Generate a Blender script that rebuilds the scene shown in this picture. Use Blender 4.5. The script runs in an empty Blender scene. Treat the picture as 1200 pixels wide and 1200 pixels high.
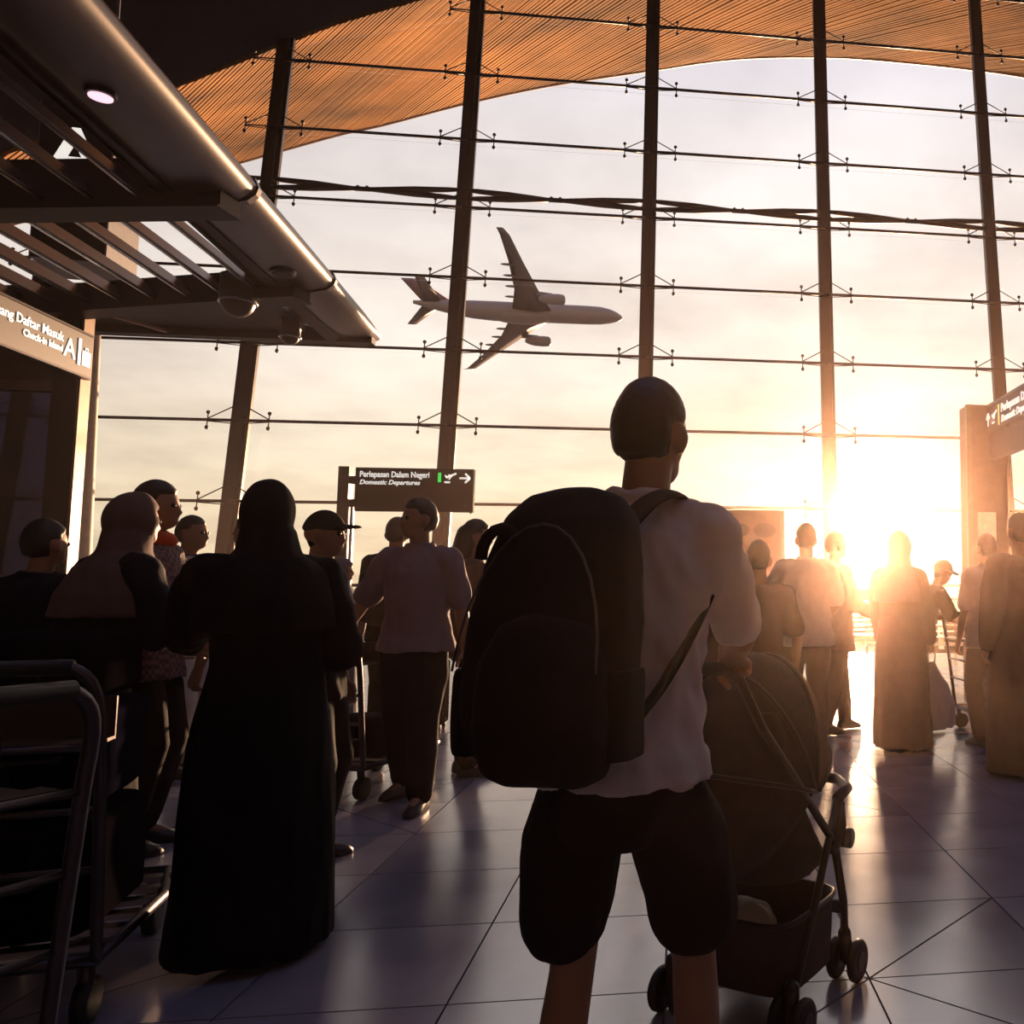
import bpy, math, random
from mathutils import Vector as V, Matrix as M, noise
random.seed(7)
R = math.radians
sc = bpy.context.scene
COL = sc.collection

# ------------------------------------------------------------------ camera
F_PX, CX, CY, TILT, CAM_Z = 1019.5, 939.5, 600.0, 0.08762, 1.25
cam_d = bpy.data.cameras.new('camera')
cam = bpy.data.objects.new('camera', cam_d); COL.objects.link(cam)
cam.location = (0, 0, CAM_Z); cam.rotation_euler = (math.pi / 2 + TILT, 0, 0)
cam_d.sensor_width = 36; cam_d.lens = 36 * F_PX / 1200
cam_d.shift_x = (600 - CX) / 1200; cam_d.clip_start = 0.05; cam_d.clip_end = 6000
sc.camera = cam
sc.view_settings.view_transform = 'Standard'; sc.view_settings.look = 'None'
sc.view_settings.gamma = 1; sc.view_settings.use_curve_mapping = False
sc.view_settings.exposure = 0.0
sc.cycles.use_denoising = True
sc.cycles.max_bounces = 8; sc.cycles.transparent_max_bounces = 24
sc.cycles.volume_bounces = 0
sc.cycles.sample_clamp_indirect = 6.0


def ray(px, py):
    x, y = (px - CX) / F_PX, (CY - py) / F_PX
    return V((x, math.cos(TILT) - y * math.sin(TILT), math.sin(TILT) + y * math.cos(TILT)))


def at_y(px, py, Y):
    d = ray(px, py); return V((0, 0, CAM_Z)) + d * (Y / d.y)


def at_z(px, py, z):
    d = ray(px, py); return V((0, 0, CAM_Z)) + d * ((z - CAM_Z) / d.z)


# ------------------------------------------------------------------ sky and sun
SUN_DIR = ray(1003, 648).normalized()
w = bpy.data.worlds.new('sunset_sky'); sc.world = w; w.use_nodes = True
nt = w.node_tree; nt.nodes.clear()


def node(t, kind, **kw):
    n = t.nodes.new(kind)
    for k, v in kw.items(): setattr(n, k, v)
    return n


def math_n(t, op, a, b=None, c=None):
    n = node(t, 'ShaderNodeMath', operation=op)
    for i, x in enumerate((a, b, c)):
        if x is None: continue
        if isinstance(x, (int, float)): n.inputs[i].default_value = x
        else: t.links.new(x, n.inputs[i])
    return n.outputs[0]


def ramp_n(t, fac, stops):
    n = node(t, 'ShaderNodeValToRGB'); t.links.new(fac, n.inputs[0])
    while len(n.color_ramp.elements) < len(stops): n.color_ramp.elements.new(0.5)
    for e, (p, c) in zip(n.color_ramp.elements, stops): e.position = p; e.color = (*c, 1)
    return n.outputs[0]


def build_sky():
    L = nt.links
    tc = node(nt, 'ShaderNodeTexCoord'); g = tc.outputs['Generated']
    sep = node(nt, 'ShaderNodeSeparateXYZ'); L.new(g, sep.inputs[0])
    z = sep.outputs[2]
    base = ramp_n(nt, z, [(0.0, (0.96, 0.74, 0.46)), (0.10, (0.97, 0.80, 0.57)), (0.25, (0.95, 0.855, 0.765)), (0.45, (0.93, 0.875, 0.87)), (0.85, (0.44, 0.47, 0.80))])
    # cloud deck: project the direction on a high flat layer
    h = math_n(nt, 'ADD', math_n(nt, 'MAXIMUM', z, 0.0), 0.16)
    cx = math_n(nt, 'DIVIDE', sep.outputs[0], h); cy = math_n(nt, 'DIVIDE', sep.outputs[1], h)
    cb = node(nt, 'ShaderNodeCombineXYZ'); L.new(cx, cb.inputs[0]); L.new(cy, cb.inputs[1])
    nz = node(nt, 'ShaderNodeTexNoise'); L.new(cb.outputs[0], nz.inputs['Vector'])
    nz.inputs['Scale'].default_value = 1.1; nz.inputs['Detail'].default_value = 10; nz.inputs['Roughness'].default_value = 0.56
    cl = ramp_n(nt, nz.outputs[0], [(0.33, (0.74, 0.715, 0.715)), (0.46, (0.93, 0.905, 0.895)), (0.56, (1.06, 1.05, 1.04)), (0.68, (1.2, 1.19, 1.18))])
    mul = node(nt, 'ShaderNodeMix', data_type='RGBA', blend_type='MULTIPLY'); mul.inputs[0].default_value = 1
    L.new(base, mul.inputs[6]); L.new(cl, mul.inputs[7])
    # glow around the sun
    dot = node(nt, 'ShaderNodeVectorMath', operation='DOT_PRODUCT'); L.new(g, dot.inputs[0]); dot.inputs[1].default_value = SUN_DIR
    d = math_n(nt, 'MAXIMUM', dot.outputs['Value'], 0.0)
    g1 = math_n(nt, 'MULTIPLY', math_n(nt, 'POWER', d, 14.0), 0.26)
    g2 = math_n(nt, 'MULTIPLY', math_n(nt, 'POWER', d, 160.0), 0.9)
    g3 = math_n(nt, 'MULTIPLY', math_n(nt, 'POWER', d, 3000.0), 14.0)
    gl = math_n(nt, 'ADD', math_n(nt, 'ADD', g1, g2), g3)
    gc = node(nt, 'ShaderNodeMix', data_type='RGBA', blend_type='MULTIPLY'); gc.inputs[0].default_value = 1
    gc.inputs[6].default_value = (1, 0.80, 0.50, 1); L.new(gl, gc.inputs[7])
    add = node(nt, 'ShaderNodeMix', data_type='RGBA', blend_type='ADD'); add.inputs[0].default_value = 1
    L.new(mul.outputs[2], add.inputs[6]); L.new(gc.outputs[2], add.inputs[7])
    bg = node(nt, 'ShaderNodeBackground'); L.new(add.outputs[2], bg.inputs[0]); bg.inputs[1].default_value = 1.04
    out = node(nt, 'ShaderNodeOutputWorld'); L.new(bg.outputs[0], out.inputs[0])


build_sky()
sun_d = bpy.data.lights.new('sun', 'SUN'); sun_d.energy = 10.0; sun_d.color = (1.0, 0.58, 0.32); sun_d.angle = R(1.2)
sun = bpy.data.objects.new('sun', sun_d); COL.objects.link(sun)
sun.rotation_euler = SUN_DIR.to_track_quat('Z', 'Y').to_euler(); sun.location = (0, 60, 20)

# ------------------------------------------------------------------ materials
MATS = {}


def mat(name, col, rough=0.6, metal=0.0, var=0.12, scale=12.0, bump=0.0, spec=0.5, emit=None, estr=0.0, sheen=0.0, trans=None):
    if name in MATS: return MATS[name]
    m = bpy.data.materials.new(name); m.use_nodes = True; t = m.node_tree
    b = t.nodes['Principled BSDF']
    b.inputs['Roughness'].default_value = rough; b.inputs['Metallic'].default_value = metal
    b.inputs['Specular IOR Level'].default_value = spec
    if sheen: b.inputs['Sheen Weight'].default_value = sheen
    tc = node(t, 'ShaderNodeTexCoord'); nz = node(t, 'ShaderNodeTexNoise')
    t.links.new(tc.outputs['Object'], nz.inputs['Vector']); nz.inputs['Scale'].default_value = scale; nz.inputs['Detail'].default_value = 5
    lo = [max(0, c * (1 - var)) for c in col]; hi = [min(1, c * (1 + var)) for c in col]
    c = ramp_n(t, nz.outputs[0], [(0.3, lo), (0.7, hi)])
    t.links.new(c, b.inputs['Base Color'])
    if bump:
        bp = node(t, 'ShaderNodeBump'); bp.inputs['Strength'].default_value = bump; bp.inputs['Distance'].default_value = 0.01
        t.links.new(nz.outputs[0], bp.inputs['Height']); t.links.new(bp.outputs[0], b.inputs['Normal'])
    if emit:
        b.inputs['Emission Color'].default_value = (*emit, 1); b.inputs['Emission Strength'].default_value = estr
    if trans:
        tr = node(t, 'ShaderNodeBsdfTranslucent'); tr.inputs[0].default_value = (*trans[0], 1)
        mx = node(t, 'ShaderNodeMixShader'); mx.inputs[0].default_value = trans[1]
        o = t.nodes['Material Output']; t.links.new(b.outputs[0], mx.inputs[1]); t.links.new(tr.outputs[0], mx.inputs[2]); t.links.new(mx.outputs[0], o.inputs[0])
    MATS[name] = m; return m


def glass_mat():
    m = bpy.data.materials.new('clear_glass'); m.use_nodes = True; t = m.node_tree; t.nodes.clear()
    tr = node(t, 'ShaderNodeBsdfTransparent'); tr.inputs[0].default_value = (0.985, 0.985, 0.985, 1)
    gl = node(t, 'ShaderNodeBsdfGlossy'); gl.inputs['Roughness'].default_value = 0.02; gl.inputs[0].default_value = (0.9, 0.9, 0.95, 1)
    fr = node(t, 'ShaderNodeFresnel'); fr.inputs[0].default_value = 1.35
    k = math_n(t, 'MULTIPLY', fr.outputs[0], 0.7)
    mx = node(t, 'ShaderNodeMixShader'); t.links.new(k, mx.inputs[0]); t.links.new(tr.outputs[0], mx.inputs[1]); t.links.new(gl.outputs[0], mx.inputs[2])
    o = node(t, 'ShaderNodeOutputMaterial'); t.links.new(mx.outputs[0], o.inputs[0]); return m


GLASS = glass_mat()
STEEL = mat('dark_painted_steel', (0.045, 0.03, 0.032), 0.45, 0.0, 0.1)
STEELB = mat('satin_dark_metal', (0.09, 0.075, 0.08), 0.3, 0.8, 0.1)
CHROME = mat('brushed_chrome', (0.55, 0.52, 0.52), 0.25, 1.0, 0.08)
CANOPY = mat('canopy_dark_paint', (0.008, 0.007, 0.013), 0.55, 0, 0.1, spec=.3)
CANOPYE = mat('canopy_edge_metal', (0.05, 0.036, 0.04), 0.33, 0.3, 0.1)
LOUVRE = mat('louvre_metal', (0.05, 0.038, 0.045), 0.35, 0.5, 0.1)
SIGNF = mat('sign_face_plum', (0.018, 0.012, 0.022), 0.45, 0, 0.08)
SIGNB = mat('sign_face_black', (0.012, 0.009, 0.010), 0.5, 0, 0.08)
LETTER = mat('lit_white_lettering', (0.9, 0.88, 0.85), 0.5, 0, 0.02, emit=(1, 0.95, 0.86), estr=0.85)
GREEN = mat('lit_green_bar', (0.02, 0.6, 0.08), 0.5, 0, 0.02, emit=(0.02, 0.9, 0.1), estr=0.8)
YELLOW = mat('lit_yellow_bar', (0.8, 0.7, 0.2), 0.5, 0, 0.02, emit=(0.9, 0.75, 0.25), estr=0.6)
PINKL = mat('downlight_lens', (1, 0.8, 0.85), 0.4, 0, 0.02, emit=(1, 0.62, 0.72), estr=1.3)
TAN = mat('tan_metal_and_lit_face', (0.34, 0.22, 0.14), 0.4, 0.2, 0.1)
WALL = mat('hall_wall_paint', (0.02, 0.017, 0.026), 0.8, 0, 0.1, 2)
CEIL = mat('hall_ceiling_shaded', (0.008, 0.007, 0.013), 0.8, 0, 0.1, 2, spec=.2)  # near-black carries the shade; same shell as the sunlit soffit outside
RUBBER = mat('black_rubber', (0.012, 0.011, 0.012), 0.55, 0, 0.1)
PLASTIC = mat('dark_plastic', (0.025, 0.02, 0.022), 0.4, 0, 0.1)

# ------------------------------------------------------------------ mesh builder


class MB:
    def __init__(s): s.v = []; s.f = []

    def add(s, vs, fs):
        o = len(s.v); s.v += [V(p) for p in vs]; s.f += [tuple(i + o for i in f) for f in fs]; return s

    def box(s, c, size, rot=None):
        hx, hy, hz = [k / 2 for k in size]
        ps = [V((x, y, z)) for z in (-hz, hz) for y in (-hy, hy) for x in (-hx, hx)]
        if rot is not None: ps = [rot @ p for p in ps]
        return s.add([p + V(c) for p in ps], [(0, 2, 3, 1), (4, 5, 7, 6), (0, 1, 5, 4), (2, 6, 7, 3), (0, 4, 6, 2), (1, 3, 7, 5)])

    def bar(s, a, b, wx, wz, up=V((0, 0, 1))):
        a, b = V(a), V(b); d = (b - a).normalized(); x = d.cross(up).normalized(); z = x.cross(d)
        ps = [p + x * i * wx / 2 + z * j * wz / 2 for p in (a, b) for (i, j) in ((-1, -1), (1, -1), (1, 1), (-1, 1))]
        return s.add(ps, [(0, 1, 2, 3), (7, 6, 5, 4), (0, 4, 5, 1), (1, 5, 6, 2), (2, 6, 7, 3), (3, 7, 4, 0)])

    def rings(s, rs, cap=True, closed=False):
        n = len(rs[0]); o = len(s.v)
        for r in rs: s.v += [V(p) for p in r]
        m = len(rs)
        for i in range(m if closed else m - 1):
            j = (i + 1) % m
            for k in range(n):
                q = (k + 1) % n
                s.f.append((o + i * n + k, o + i * n + q, o + j * n + q, o + j * n + k))
        if cap and not closed:
            s.f.append(tuple(o + k for k in reversed(range(n)))); s.f.append(tuple(o + (m - 1) * n + k for k in range(n)))
        return s

    def tube(s, pts, rad, n=10, closed=False, flat=1.0, up=None):
        pts = [V(p) for p in pts]; m = len(pts)
        if isinstance(rad, (int, float)): rad = [rad] * m
        rs = []; prev = None
        for i, p in enumerate(pts):
            if closed: d = pts[(i + 1) % m] - pts[i - 1]
            else: d = pts[min(i + 1, m - 1)] - pts[max(i - 1, 0)]
            d.normalize()
            if prev is None:
                a = V(up) if up is not None else (V((0, 0, 1)) if abs(d.z) < 0.9 else V((0, 1, 0)))
                x = d.cross(a).normalized()
            else:
                x = (prev - d * prev.dot(d)).normalized()
            prev = x; y = d.cross(x)
            rs.append([p + (x * math.cos(2 * math.pi * k / n) + y * math.sin(2 * math.pi * k / n) * flat) * rad[i] for k in range(n)])
        return s.rings(rs, True, closed)

    def limb(s, pts, rad, n=14):
        """tapered tube with rounded ends"""
        s.tube(pts, rad, n)
        for p, r in zip(pts, rad): s.ball(p, (r * .99,) * 3, 12, 8)
        return s

    def ball(s, c, r, nu=14, nv=9, rot=None, fn=None):
        c = V(c); rs = []
        top = V((0, 0, 1)); vs = []; 
        for j in range(1, nv):
            th = math.pi * j / nv
            for k in range(nu):
                ph = 2 * math.pi * k / nu
                vs.append(V((math.sin(th) * math.cos(ph), math.sin(th) * math.sin(ph), math.cos(th))))
        vs = [V((0, 0, 1))] + vs + [V((0, 0, -1))]
        fs = [(0, 1 + k, 1 + (k + 1) % nu) for k in range(nu)]
        for j in range(nv - 2):
            for k in range(nu):
                a = 1 + j * nu + k; b = 1 + j * nu + (k + 1) % nu
                fs.append((a, a + nu, b + nu, b))
        e = len(vs) - 1; o = 1 + (nv - 2) * nu
        fs += [(e, o + (k + 1) % nu, o + k) for k in range(nu)]
        out = []
        for d in vs:
            k = fn(d) if fn else 1.0
            p = V((d.x * r[0] * k, d.y * r[1] * k, d.z * r[2] * k))
            if rot is not None: p = rot @ p
            out.append(c + p)
        return s.add(out, fs)

    def prism(s, poly, off):
        """polygon (3-D points) extruded by the vector off"""
        n = len(poly); off = V(off)
        return s.add([V(p) for p in poly] + [V(p) + off for p in poly], [tuple(reversed(range(n))), tuple(range(n, 2 * n))] + [(k, (k + 1) % n, n + (k + 1) % n, n + k) for k in range(n)])

    def xf(s, m):
        s.v = [m @ p for p in s.v]; return s

    def mesh(s, name, smooth=False):
        me = bpy.data.meshes.new(name); me.from_pydata([tuple(p) for p in s.v], [], s.f); me.validate(); me.update()
        if smooth:
            for p in me.polygons: p.use_smooth = True
        return me

    def build(s, name, m, parent=None, smooth=False):
        return link(name, s.mesh(name, smooth), m, parent)


def link(name, me, m, parent=None):
    if m is not None and not me.materials: me.materials.append(m)
    o = bpy.data.objects.new(name, me); COL.objects.link(o)
    if parent is not None: o.parent = parent
    return o


def empty(name, loc=(0, 0, 0), rz=0.0):
    o = bpy.data.objects.new(name, None); COL.objects.link(o); o.location = loc; o.rotation_euler = (0, 0, rz); o.empty_display_size = 0.1
    return o


def tag(o, label=None, cat=None, group=None, kind=None):
    for k, v in (('label', label), ('category', cat), ('group', group), ('kind', kind)):
        if v: o[k] = v
    return o


def remesh(mb, voxel, it=3, fold=0.0, fscale=6.0, stretch=0.35, seed=0):
    """one continuous closed surface from overlapping closed shapes"""
    me = mb.mesh('tmp'); o = bpy.data.objects.new('tmp', me); COL.objects.link(o)
    r = o.modifiers.new('r', 'REMESH'); r.mode = 'VOXEL'; r.voxel_size = voxel; r.use_smooth_shade = True
    if it:
        q = o.modifiers.new('s', 'SMOOTH'); q.factor = 0.5; q.iterations = it
    dg = bpy.context.evaluated_depsgraph_get(); dg.update()
    out = bpy.data.meshes.new_from_object(o.evaluated_get(dg)); bpy.data.objects.remove(o); bpy.data.meshes.remove(me)
    if fold:
        ns = [v.normal.copy() for v in out.vertices]; off = V((seed * 3.7, seed * 1.3, 0))
        for v, n in zip(out.vertices, ns):
            p = v.co; q = V((p.x * fscale, p.y * fscale, p.z * fscale * stretch)) + off
            d = (0.35 - abs(noise.noise(q))) * 1.3 + 0.45 * noise.noise(q * 2.3)
            v.co = p + n * max(d, -.3) * fold
    for p in out.polygons: p.use_smooth = True
    return out


def text_mesh(s, size, extrude=0.004, align='LEFT', shear=0.0, bold=0.0, squeeze=1.0):
    c = bpy.data.curves.new('t', 'FONT'); c.body = s; c.size = size; c.extrude = extrude; c.align_x = align; c.shear = shear; c.offset = bold; c.resolution_u = 3
    o = bpy.data.objects.new('t', c); COL.objects.link(o); dg = bpy.context.evaluated_depsgraph_get(); dg.update()
    me = bpy.data.meshes.new_from_object(o.evaluated_get(dg)); bpy.data.objects.remove(o); bpy.data.curves.remove(c)
    me.transform(M.Diagonal((squeeze, 1, 1, 1)))
    return me


def frame(origin, xdir, ydir):
    x = V(xdir).normalized(); z = x.cross(V(ydir)).normalized(); y = z.cross(x)
    m = M((x, y, z)).transposed().to_4x4(); m.translation = V(origin); return m


# ------------------------------------------------------------------ building frame
AZ, LEAN = 0.1370, 0.11786
E1 = V((math.cos(AZ), math.sin(AZ), 0)); E2 = V((-math.sin(AZ), math.cos(AZ), 0)); UP = V((0, 0, 1))
SUPD = UP * math.cos(LEAN) + E2 * math.sin(LEAN)
F0 = V((0, 20, 0))
NRM = E1.cross(SUPD).normalized() * -1          # outwards
if NRM.y < 0: NRM = -NRM


def fac(u, s, off=0.0): return F0 + E1 * u + SUPD * s + NRM * off


def bld(u, v, z): return E1 * u + E2 * v + UP * z


U0, UW, S0, SD = -16.679, 4.3508, 15.706, 1.8001
VF = F0.dot(E2)


def ray_fac(px, py):
    d = ray(px, py); o = V((0, 0, CAM_Z)); t = (F0 - o).dot(NRM) / d.dot(NRM); return o + d * t


def ray_v(px, py, v):
    d = ray(px, py); t = v / d.dot(E2); return V((0, 0, CAM_Z)) + d * t


# ------------------------------------------------------------------ floor
def floor_mat(name, col):
    m = mat(name, col, 0.22, 0, 0.14, 3.0, spec=0.6); t = m.node_tree; b = t.nodes['Principled BSDF']
    tc = node(t, 'ShaderNodeTexCoord'); nz = node(t, 'ShaderNodeTexNoise'); t.links.new(tc.outputs['Object'], nz.inputs['Vector'])
    nz.inputs['Scale'].default_value = 2.2; nz.inputs['Detail'].default_value = 8; nz.inputs['Roughness'].default_value = 0.7
    rr = ramp_n(t, nz.outputs[0], [(0.3, (0.16,) * 3), (0.7, (0.25,) * 3)]); t.links.new(rr, b.inputs['Roughness']); b.inputs['IOR'].default_value = 3.4; b.inputs['Specular IOR Level'].default_value = 0.5
    bp = node(t, 'ShaderNodeBump'); bp.inputs['Strength'].default_value = 0.03; bp.inputs['Distance'].default_value = 0.02
    t.links.new(nz.outputs[0], bp.inputs['Height']); t.links.new(bp.outputs[0], b.inputs['Normal'])
    return m


TILE_A = floor_mat('polished_pale_granite', (0.30, 0.28, 0.37))
TILE_B = floor_mat('polished_grey_granite', (0.21, 0.20, 0.28))
GROUT = mat('dark_grout', (0.05, 0.045, 0.05), 0.7)


def build_floor():
    b = MB(); b.box((0, 0, -0.06), (1, 1, 1))
    fl = MB().box((0, 0, 0), (48, 32.4, 0.1)).build('floor', GROUT)
    fl.matrix_world = M.Translation(bld(1.0, VF - 16, -0.062)) @ M.Rotation(AZ, 4, 'Z')
    tag(fl, 'polished stone tiled floor of the departures hall', 'floor', kind='structure')
    s, g = 0.65, 0.007
    base = bld(0, 0, 0); p0 = V((.217, 2.92, 0)); ou, ov = p0.dot(E1), p0.dot(E2)

    def prism_mesh(nm, poly):
        q = MB(); n = len(poly); c = sum((V(p) for p in poly), V((0, 0, 0))) / n
        inset = [V(p) + (c - V(p)).normalized() * 0.006 for p in poly]
        q.rings([[V((p[0], p[1], -0.012)) for p in poly], [V((p[0], p[1], 0)) for p in poly]])
        return q
    h = s / 2 - g / 2
    sq = [(-h, -h, 0), (h, -h, 0), (h, h, 0), (-h, h, 0)]; e = g * .8
    tr1 = [(-h, -h, 0), (h, -h, 0), (h, h - e, 0)]; tr1 = [(-h + e, -h, 0), (h, -h, 0), (h, h - e, 0)]; tr2 = [(-h, -h + e, 0), (h - e, h, 0), (-h, h, 0)]
    tr3 = [(-h, -h, 0), (h - e, -h, 0), (-h, h - e, 0)]; tr4 = [(h, -h + e, 0), (h, h, 0), (-h + e, h, 0)]
    polys = {'sq': [sq], 'd1': [tr1, tr2], 'd2': [tr3, tr4]}
    shared = {}
    cells = []
    for i in range(-34, 36):
        for j in range(-6, 27):
            u, v = ou + (i + .5) * s, ov + (j + .5) * s
            if v + s / 2 > VF + 0.1 or u < -22 or u > 24: continue
            # a diamond lattice of diagonal cuts, a star of them in places
            k = 'sq'
            if (i % 4, j % 4) in ((0, 0), (3, 3)): k = 'd1'
            elif (i % 4, j % 4) in ((0, 3), (3, 0)): k = 'd2'
            tone = 1 if (k != 'sq' and (i + j) % 3 == 0) or ((i // 4 + j // 4) % 2 and (i % 4, j % 4) in ((1, 1), (1, 2), (2, 1), (2, 2))) else 0
            p = bld(u, v, 0)
            d = p.y
            x = CX + F_PX * p.x / max(d, .1)
            vis = d > 2.0 and -60 < x < 1260
            cells.append((0 if vis else 1, d if vis else 99, u, v, k, tone))
    cells.sort(key=lambda c: (c[0], c[1]))
    n = 0; rest = [MB(), MB()]
    rot = M.Rotation(AZ, 4, 'Z')
    for (_, _, u, v, k, tone) in cells:
        for q, poly in enumerate(polys[k]):
            if n < 300:
                key = (k, q, tone)
                if key not in shared:
                    me = prism_mesh('tile', poly).mesh('tile'); me.materials.append((TILE_A, TILE_B)[tone]); shared[key] = me
                o = bpy.data.objects.new('tile', shared[key]); COL.objects.link(o); o.parent = fl
                o.matrix_parent_inverse = fl.matrix_world.inverted(); o.matrix_basis = M.Translation(bld(u, v, 0)) @ rot; n += 1
            else:
                t = prism_mesh('tile', poly); t.xf(M.Translation(V((u, v, 0)))); rest[tone].add(t.v, t.f)
    for t, m in zip(rest, (TILE_A, TILE_B)):
        o = t.build('tile_field', m, fl); o['kind'] = 'stuff'; o.matrix_parent_inverse = fl.matrix_world.inverted(); o.matrix_basis = rot


build_floor()
ap = MB().box((0, 0, -0.2), (4000, 4000, 0.2)).build('ground_apron', mat('concrete_apron', (0.38, 0.34, 0.30), 0.75, 0, 0.2, 0.05))
ap.location = VF * E2 + E2 * 2000.6; ap.rotation_euler.z = AZ
ap.location.z = -0.02
tag(ap, 'pale concrete airfield apron outside the glass', 'ground', kind='structure')

# ------------------------------------------------------------------ glass wall
wall = empty('wall_front', fac(0, 0)); tag(wall, 'tall leaning glass wall with steel posts and tie cables', 'wall', kind='structure')
BPX = [(-260, 290), (-100, 225), (60, 160), (204, 109), (289, 71), (400, 28), (494, 0), (600, -35), (760, -75), (960, -105), (1130, -110), (1300, -98), (1500, -70), (1760, -25), (2000, 25), (2200, 70)]
BP = [ray_fac(*p) for p in BPX]
BUS = [((p - F0).dot(E1), (p - F0).dot(SUPD)) for p in BP]


def top_s(u):
    for (a, sa), (b, sb) in zip(BUS, BUS[1:]):
        if a <= u <= b: return sa + (sb - sa) * (u - a) / (b - a)
    return BUS[0][1] if u < BUS[0][0] else BUS[-1][1]


def wp(o):
    o.parent = wall; o.matrix_parent_inverse = wall.matrix_world.inverted(); return o


bpy.context.view_layer.update()
FR = frame(V((0, 0, 0)), E1, SUPD)


def fplace(me, name, m, u, s, off=0.0):
    o = link(name, me, m); mw = FR.copy(); mw.translation = fac(u, s, off); o.matrix_world = mw; return wp(o)


# local axes of FR: x along the wall, y up the wall, z towards the hall (x cross y)
ZS = 1 if FR.to_3x3() @ V((0, 0, 1)) @ V((0, 1, 0)) < 0 else -1
MUL = range(-1, 10)
CAB = range(-2, 9)
for i in MUL:
    u = U0 + UW * i; ht = top_s(u) + 0.3
    b = MB(); b.box((-.045, ht / 2, ZS * .10), (.24, ht, .16)); b.box((.14, ht / 2, ZS * .05), (.06, ht, .10)); b.box((.1, ht / 2, ZS * .03), (.06, ht, .04))
    o = b.build('mullion', STEEL); mw = FR.copy(); mw.translation = fac(u, 0); o.matrix_world = mw; wp(o)
    bs = MB(); bs.box((0, .03, ZS * .1), (.5, .06, .5)); fplace(bs.mesh('base_plate'), 'base_plate', STEELB, u, 0)
# brackets
bk = MB()
for sg in (-1, 1):
    bk.tube([(0, .0, ZS * .2), (sg * .62, 0, ZS * .2)], .018, 6); bk.tube([(sg * .1, -.07, ZS * .2), (sg * .62, -.03, ZS * .2)], .012, 6)
    bk.tube([(sg * .1, .33, ZS * .2), (sg * .62, .03, ZS * .2)], .014, 6)
bk_me = bk.mesh('bracket', True); bk_me.materials.append(STEEL)
pin = MB(); pin.tube([(0, -.17, ZS * .2), (0, .17, ZS * .2)], .013, 6); pin.ball((0, -.17, ZS * .2), (.04, .05, .04), 8, 6); pin.ball((0, .17, ZS * .2), (.042, .045, .042), 8, 6)
pin_me = pin.mesh('pin', True); pin_me.materials.append(STEEL)
pane_me = None
for i in MUL:
    u = U0 + UW * i
    for k in CAB:
        s = S0 - SD * k
        if s > top_s(u) - 0.2: continue
        b = fplace(bk_me, 'bracket', None, u, s)
        for sg in (-1, 1):
            p = bpy.data.objects.new('pin', pin_me); COL.objects.link(p); p.parent = b; p.location = (sg * .62, 0, 0)
for k in CAB:
    s = S0 - SD * k
    for i in list(MUL)[:-1]:
        u = U0 + UW * i
        if s > min(top_s(u), top_s(u + UW)) - 0.05: continue
        c = MB().tube([(0, 0, ZS * .2), (UW, 0, ZS * .2)], .035, 8); fplace(c.mesh('tie_cable', True), 'tie_cable', STEEL, u, s)
# panes
for i in list(MUL)[:-1]:
    u = U0 + UW * i
    for k in list(CAB) + [9]:
        s1 = S0 - SD * k; s0 = max(0.05, s1 - SD) if k < 9 else 0
        if k == 9: continue
        if k == 8: s0 = 0.06
        t0, t1 = top_s(u), top_s(u + UW)
        if s0 > min(t0, t1) - .1: continue
        a1, b1 = min(s1, t0 - .05), min(s1, t1 - .05)
        q = MB(); g = .012
        q.prism([(g, s0 + g, 0), (UW - g, s0 + g, 0), (UW - g, b1 - g, 0), (g, a1 - g, 0)], (0, 0, .012))
        fplace(q.mesh('glass_pane'), 'glass_pane', GLASS, u, 0, 0.03)
    # the band above the first cable
    t0, t1 = top_s(u), top_s(u + UW)
    s1 = S0 + SD * 2
    if min(t0, t1) > s1 + .2:
        q = MB(); q.prism([(.012, s1 + .012, 0), (UW - .012, s1 + .012, 0), (UW - .012, t1 - .05, 0), (.012, t0 - .05, 0)], (0, 0, .012))
        fplace(q.mesh('glass_pane'), 'glass_pane', GLASS, u, 0, 0.03)
# wind struts, a flat V pair in each half bay
st = S0 - SD * 3
for i in list(MUL)[:-1]:
    u = U0 + UW * i
    if st > min(top_s(u), top_s(u + UW)) - .6: continue
    m0 = UW / 2
    for (x, y0) in ((.12, .42), (.12, .20), (UW - .12, .42), (UW - .12, .20)):
        b = MB(); sg = 1 if x < m0 else -1
        e = V((m0 - sg * .16, .17, ZS * .45)); a = V((x, y0, ZS * .24)); mid = a.lerp(e, .5)
        b.tube([a, a.lerp(e, .12), mid, e], [.045, .06, .075, .05], 8)
        fplace(b.mesh('wind_strut', True), 'wind_strut', STEEL, u, st)
    h = MB(); h.box((m0, .17, ZS * .45), (.34, .09, .06)); h.ball((m0 - .1, .22, ZS * .45), (.04, .04, .04), 8, 6); h.ball((m0 + .1, .22, ZS * .45), (.04, .04, .04), 8, 6)
    fplace(h.mesh('strut_hinge'), 'strut_hinge', STEEL, u, st)
sill = MB().box((4.7, .05, ZS * .12), (49, .10, .3)); fplace(sill.mesh('sill_beam'), 'sill_beam', STEELB, 0, 0)

# ------------------------------------------------------------------ roof: soffit outside, ceiling inside
APX = [((-260, 335), (-100, 225)), ((-60, 282), (130, 134)), ((120, 235), (289, 71)), ((204, 212), (400, 28)), ((285, 189), (505, -3)), ((345, 172), (575, -27)), ((400, 157), (640, -45)), ((450, 146), (710, -63)), ((542, 122), (870, -92)), ((640, 101), (1020, -107)), ((752, 84), (1220, -104)), ((862, 69), (1400, -84)), ((975, 67), (1600, -53)), ((1069, 74), (1760, -25)), ((1144, 82), (1900, 4)), ((1200, 90), (2000, 25)), ((1320, 112), (2200, 70))]
VA = VF + 15
AA = [ray_v(*a, VA) for a, b in APX]; BB = [ray_fac(*b) for a, b in APX]


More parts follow.
